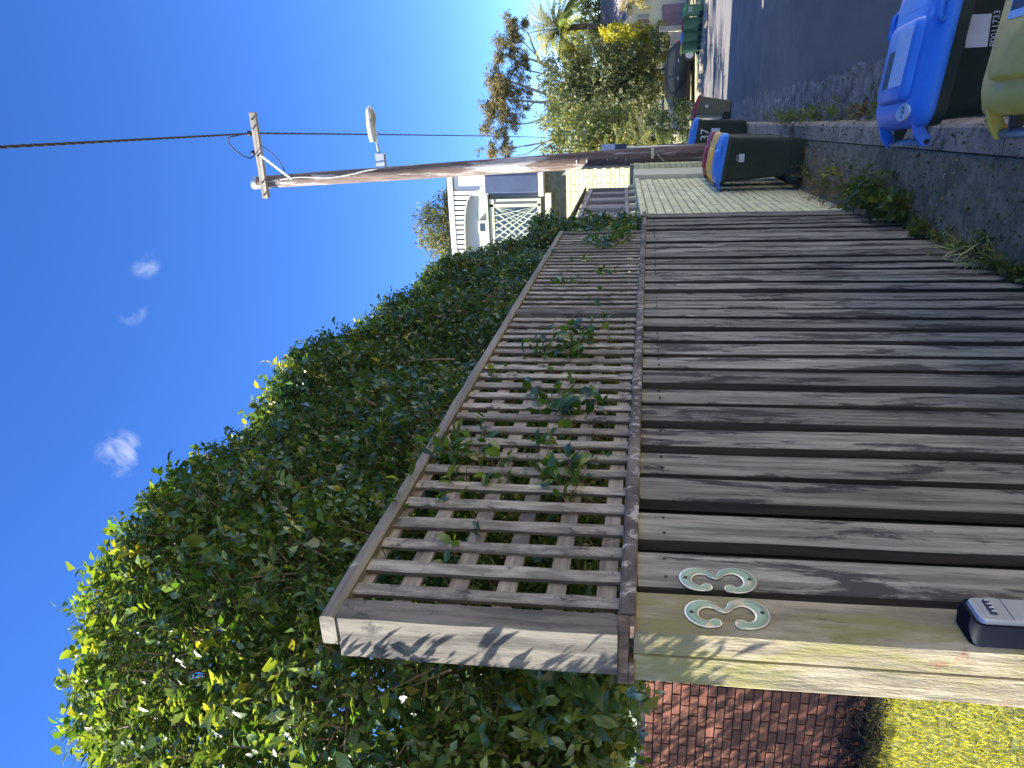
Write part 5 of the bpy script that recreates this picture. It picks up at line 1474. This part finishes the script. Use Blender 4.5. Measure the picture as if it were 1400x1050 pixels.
# ------------------------------------------------------------------ parked black car
car = empty('parked_car', (-0.1, 42.0, -1.93), R(20))
tag(car, 'black hatchback parked side on under the dark tree', 'car')
prof = [(-2.05, 0.35), (-2.08, 0.62), (-2.0, 0.86), (-1.55, 0.93), (-0.95, 0.98), (-0.35, 1.36), (0.2, 1.45), (1.1, 1.43), (1.65, 1.28), (1.95, 0.98), (2.02, 0.70), (2.0, 0.35), (1.65, 0.24), (-1.7, 0.24)]
def inset(y, s_): return [Vector((x * (1 - 0.02 * s_), y, z if z < 0.95 else 0.95 + (z - 0.95) * 1.0)) for x, z in prof]
cb = MB().loft([inset(-0.86, 1), inset(-0.70, 0), inset(0.70, 0), inset(0.86, 1)])
cbo = cb.build('body', M_CARP, car, bevel=0.03, seg=2); smooth_by_angle(cbo, 50)
for sy in (-1, 1):
    for (pts) in ([(-0.80, 1.0), (-0.33, 1.30), (0.18, 1.38), (0.20, 1.0)], [(0.27, 1.0), (0.25, 1.38), (1.05, 1.36), (1.50, 1.20), (1.62, 1.0)]):
        a = [Vector((x, sy * 0.862, z)) for x, z in pts]; b_ = [Vector((x, sy * 0.868, z)) for x, z in pts]
        MB().loft([a, b_]).build('side_window', M_GLASS, car)
    for wx in (-1.28, 1.30):
        w = MB().tube([(wx, sy * 0.70, 0.31), (wx, sy * 0.875, 0.31)], 0.31, 20).build('wheel', M_BLACK, car)
        MB().tube([(wx, sy * 0.86, 0.31), (wx, sy * 0.882, 0.31)], 0.20, 14).build('rim', M_STEEL, w)
    MB().box(1.90, 2.03, sy * 0.72 - 0.12, sy * 0.72 + 0.12, 0.78, 0.95).build('tail_light', M_RED, car, bevel=0.01)
    MB().box(-2.07, -1.95, sy * 0.66 - 0.16, sy * 0.66 + 0.16, 0.62, 0.76).build('headlight', M_STEEL, car, bevel=0.01)
    MB().box(-0.75, -0.55, sy * 0.95 - 0.07, sy * 0.95 + 0.07, 1.0, 1.12).build('mirror', M_CARP, car, bevel=0.02)
    for hx in (0.05, 0.95):
        MB().box(hx, hx + 0.16, sy * 0.878 - 0.012, sy * 0.878 + 0.012, 0.84, 0.87).build('door_handle', M_STEEL, car)
# charcoal side fence behind the car
cf = empty('panel_fence', (1.9, 43.0, -1.9))
tag(cf, 'charcoal panel fence at the end of the black car', 'fence')
for k in range(8):
    MB().box(-4.2 + k * 0.62, -4.2 + k * 0.615 + 0.60, 0.4, 0.44, 0, 1.15).build('panel', M_CHAR, cf, bevel=0.006)
MB().box(0.72, 0.95, -0.3, 0.39, 0, 1.75).build('end_post', M_CHAR, cf, bevel=0.01)

# ------------------------------------------------------------------ weeds, leaf litter
WC = [(0.055, 0.095, 0.025), (0.085, 0.13, 0.03), (0.12, 0.15, 0.04)]
def weed(label, x, y, r_, h, n, L, ratio, cols=WC, group='weeds along the foot of the fence', up=1.0, cat='weed', zoff=0.0):
    z = gz(y) + zoff
    t = empty('weed', (x, y, z)); tag(t, label, cat, group)
    P_ = np.stack([rng.normal(0, r_ * 0.5, n), rng.normal(0, r_, n), rng.random(n) ** 1.5 * h], 1)
    D_ = nz(np.stack([rng.normal(0, 0.6, n) + 0.25, rng.normal(0, 0.6, n), np.full(n, up)], 1))
    link('leaves', leaves_mesh('leaves', *sprigs(P_, D_, 4, np.full(n, h * 0.35), L, ratio, cols, [4, 3, 2])), L_WEED, t)
    link('stems', sticks_mesh('stems', P_ * np.array([0.5, 0.5, 0.0]), P_ + D_ * h * 0.3, 0.0016, 0.0008), M_TWIG, t)['kind'] = 'stuff'
    return t
weed('broad leaved green weed at the far foot of the paling fence', -0.79, 5.15, 0.10, 0.16, 46, 0.060, 0.55)
weed('leafy green weed spreading over the path near the end of the fence', -0.76, 5.50, 0.13, 0.18, 60, 0.055, 0.5)
weed('low green weed where the fence meets the brick wall', -0.84, 5.95, 0.12, 0.15, 50, 0.045, 0.45)
weed('brownish dry weed at the foot of the brick wall', -0.88, 6.5, 0.22, 0.13, 55, 0.035, 0.3, [(0.16, 0.11, 0.05), (0.11, 0.11, 0.04), (0.20, 0.13, 0.07)])
weed('dry straw coloured weed beside the bin wheel', -0.90, 7.3, 0.25, 0.16, 60, 0.035, 0.25, [(0.22, 0.16, 0.08), (0.13, 0.12, 0.05), (0.26, 0.19, 0.10)])
weed('yellow flowering weed on the path below the brick wall', -0.74, 6.75, 0.05, 0.14, 18, 0.030, 0.5, [(0.42, 0.40, 0.03), (0.30, 0.33, 0.03), (0.10, 0.15, 0.03)])
weed('small weed sprouting midway along the fence foot', -0.85, 4.72, 0.06, 0.07, 22, 0.04, 0.5)
weed('grassy pale tuft against the fence foot', -0.86, 4.18, 0.04, 0.12, 16, 0.10, 0.07, [(0.30, 0.33, 0.16), (0.20, 0.25, 0.09), (0.36, 0.36, 0.22)])
weed('sprawling pale grass tuft against the palings', -0.85, 3.86, 0.05, 0.08, 14, 0.11, 0.06, [(0.30, 0.33, 0.16), (0.20, 0.25, 0.09), (0.36, 0.36, 0.22)])
weed('little dark weed near the palings opposite the yellow lidded bin', -0.82, 3.98, 0.05, 0.07, 16, 0.04, 0.5)
weed('tiny weed at the near foot of the palings', -0.85, 3.62, 0.05, 0.05, 16, 0.03, 0.5)
G_K = 'weeds growing out of the kerb joint'
for k, (yv, n, h, lb) in enumerate(((9.2, 40, 0.20, 'bright green grass tuft in the kerb joint beyond the other tufts'), (8.2, 24, 0.12, 'green grass tuft in the kerb joint beside the blue lidded bin by the wall'), (7.4, 22, 0.10, 'low mossy tuft in the gutter joint'),
                                (6.6, 20, 0.10, 'dry brown sprig in the gutter joint'), (6.2, 18, 0.08, 'flat green sprig in the gutter joint'), (5.6, 18, 0.08, 'small sprig in the gutter near the blue lidded bin'), (5.0, 16, 0.08, 'sprig of green against the kerb face behind the near bins'))):
    dry = k == 3
    weed(lb, kx(yv) + 0.04 + 0.01 * k, yv, 0.09 + 0.02 * (k % 3), h, n, 0.05 if k else 0.09, 0.35 if k else 0.12, [(0.16, 0.12, 0.06), (0.10, 0.09, 0.04), (0.2, 0.14, 0.08)] if dry else [(0.10, 0.15, 0.03), (0.15, 0.20, 0.04), (0.22, 0.25, 0.05)], G_K, zoff=-0.125)
# low green fringe growing along the fence foot, the wall foot and the kerb joints
n = 1500
fy = np.concatenate([rng.uniform(3.3, 8.2, 1000), rng.uniform(3.6, 12.0, 500)])
clump = 0.5 + 0.5 * np.sin(fy * 5.3) * np.sin(fy * 2.1 + 1.0) + rng.normal(0, 0.2, n)
fx = np.concatenate([-0.885 + np.abs(rng.normal(0, 0.045, 1000)) * np.clip(clump[:1000], 0.2, 1.6), kx(fy[1000:]) + 0.035 + np.abs(rng.normal(0, 0.05, 500))])
fz_ = np.array([gz(v) for v in fy]) + np.where(np.arange(n) < 1000, 0.01, -0.122)
FP = np.stack([fx, fy, fz_], 1)[clump > 0.42]
FD_ = nz(np.array([0.35, 0, 0.8]) + rng.normal(0, 0.5, (len(FP), 3)))
fr = link('weed_fringe', leaves_mesh('weed_fringe', *sprigs(FP, FD_, 5, rng.uniform(0.02, 0.07, len(FP)), 0.022, 0.45, [(0.07, 0.11, 0.03), (0.11, 0.15, 0.04), (0.19, 0.20, 0.06), (0.22, 0.16, 0.08)], [4, 4, 2, 1.2]), simple='mid'), L_WEED)
tag(fr, 'fringe of tiny weeds and moss along the fence foot and kerb', 'weeds', kind='stuff')
# leaf litter on the path and gutter: fallen leaves and crumbs nobody could count
n = 4200
yv = 2.6 + rng.random(n) ** 1.5 * 6.5
gzv = np.array([gz(v) for v in yv]); kxv = kx(yv)
lx = np.where(rng.random(n) < 0.72, rng.uniform(-0.88, 1, n) * 0 + (-0.88 + rng.random(n) ** 1.2 * (kxv - 0.0 + 0.88)), kxv + 0.03 + rng.random(n) * 0.4)
lz = np.where(lx > kxv + 0.02, gzv - 0.122, gzv + 0.014)
ok = (lx < kxv - 0.0) | (lx > kxv + 0.03)
LP = np.stack([lx, yv, lz], 1)[ok]; n = len(LP)
LD = nz(rng.normal(0, 1, (n, 3)) * np.array([1, 1, 0.25]))
LN = nz(np.array([0, 0, 1.0]) + rng.normal(0, 0.5, (n, 3)))
LC = col_mix(n, [(0.045, 0.075, 0.025), (0.09, 0.12, 0.035), (0.16, 0.12, 0.06), (0.30, 0.27, 0.17), (0.06, 0.05, 0.03)], [4, 3, 2, 1.0, 3], 0.2)
sz = rng.uniform(0.006, 0.030, n) * np.where(rng.random(n) < 0.2, 1.4, 0.8)
ll_ = link('leaf_litter', leaves_mesh('leaf_litter', LP, LD, LN, sz, sz * 0.5, LC), L_WEED)
tag(ll_, 'scatter of fallen leaves and debris on the concrete path', 'leaf litter', kind='stuff')

# ------------------------------------------------------------------ unseen sunny side of the street, added for warm bounce light on the fence
def opp_house(label, y0, y1, x0, wall_m, roof_m, eave):
    t = empty('opposite_house', (x0, (y0 + y1) / 2, -0.3)); tag(t, label, 'house', 'houses opposite the fence')
    hl = (y1 - y0) / 2
    MB().box(0, 7, -hl, hl, -1.6, eave).build('wall', wall_m, t)
    MB().add([Vector(p) for p in ((-0.5, -hl - 0.4, eave), (7.5, -hl - 0.4, eave), (7.5, hl + 0.4, eave), (-0.5, hl + 0.4, eave), (3.5, -hl + 3, eave + 2), (3.5, hl - 3, eave + 2))],
             [(0, 4, 5, 3), (0, 1, 4), (1, 2, 5, 4), (2, 3, 5), (3, 2, 1, 0)]).build('roof', roof_m, t)
    for k in range(4):
        yc = -hl + (k + 0.5) * (2 * hl / 4)
        if k == 1:
            d = MB().box(-0.04, -0.001, yc - 0.45, yc + 0.45, 0.1, 2.2).build('door', M_PINK, t, bevel=0.01)
            MB().tube([(-0.07, yc + 0.35, 1.1), (-0.035, yc + 0.35, 1.1)], 0.025, 8).build('handle', M_STEEL, d)
        else:
            w = MB().box(-0.05, -0.001, yc - 0.75, yc + 0.75, 0.9, 2.25).build('window', M_WHITE, t, bevel=0.01)
            MB().box(-0.055, -0.051, yc - 0.67, yc + 0.67, 0.98, 2.17).build('pane', M_GLASS, w)
    MB().box(-1.2, -0.01, -hl, hl, -1.6, 0.05).build('front_step', M_KERB, t)
opp_house('cream rendered house facing the paling fence across the road', -9.0, 5.0, 9.3, M_WEATHER, M_ROOFC, 3.4)
opp_house('white painted house facing the green garden wall across the road', 7.0, 21.0, 9.6, M_WHITE, M_ROOFC, 3.6)
fw = empty('front_wall', (7.6, 6.0, -0.3)); tag(fw, 'low cream rendered front wall across the road from the fence', 'wall')
for k in range(10):
    ya = -17.0 + k * 3.4
    MB().box(0, 0.2, ya, ya + 3.2, -1.8, 0.9).build('wall_bay', M_WEATHER, fw, bevel=0.01)
    MB().box(-0.06, 0.26, ya + 3.2, ya + 3.4, -1.8, 1.05).build('pier', M_WHITE, fw, bevel=0.01)
strip('opposite_footpath', lambda y: 5.75, lambda y: 9.4, [v for v in YS if v <= 25], lambda y: gz(y) + 0.0, lambda y: gz(y) + 0.05, M_KERB)
ok_ = MB()
ys_ = [v for v in YS if v <= 25]
ok_.loft([[Vector((5.58, v, gz(v) - 0.3)), Vector((5.58, v, gz(v) - 0.02)), Vector((5.60, v, gz(v) + 0.003)), Vector((5.745, v, gz(v) + 0.003)), Vector((5.745, v, gz(v) - 0.3))] for v in ys_])
tag(ok_.build('opposite_kerb', M_KERB), kind='structure')
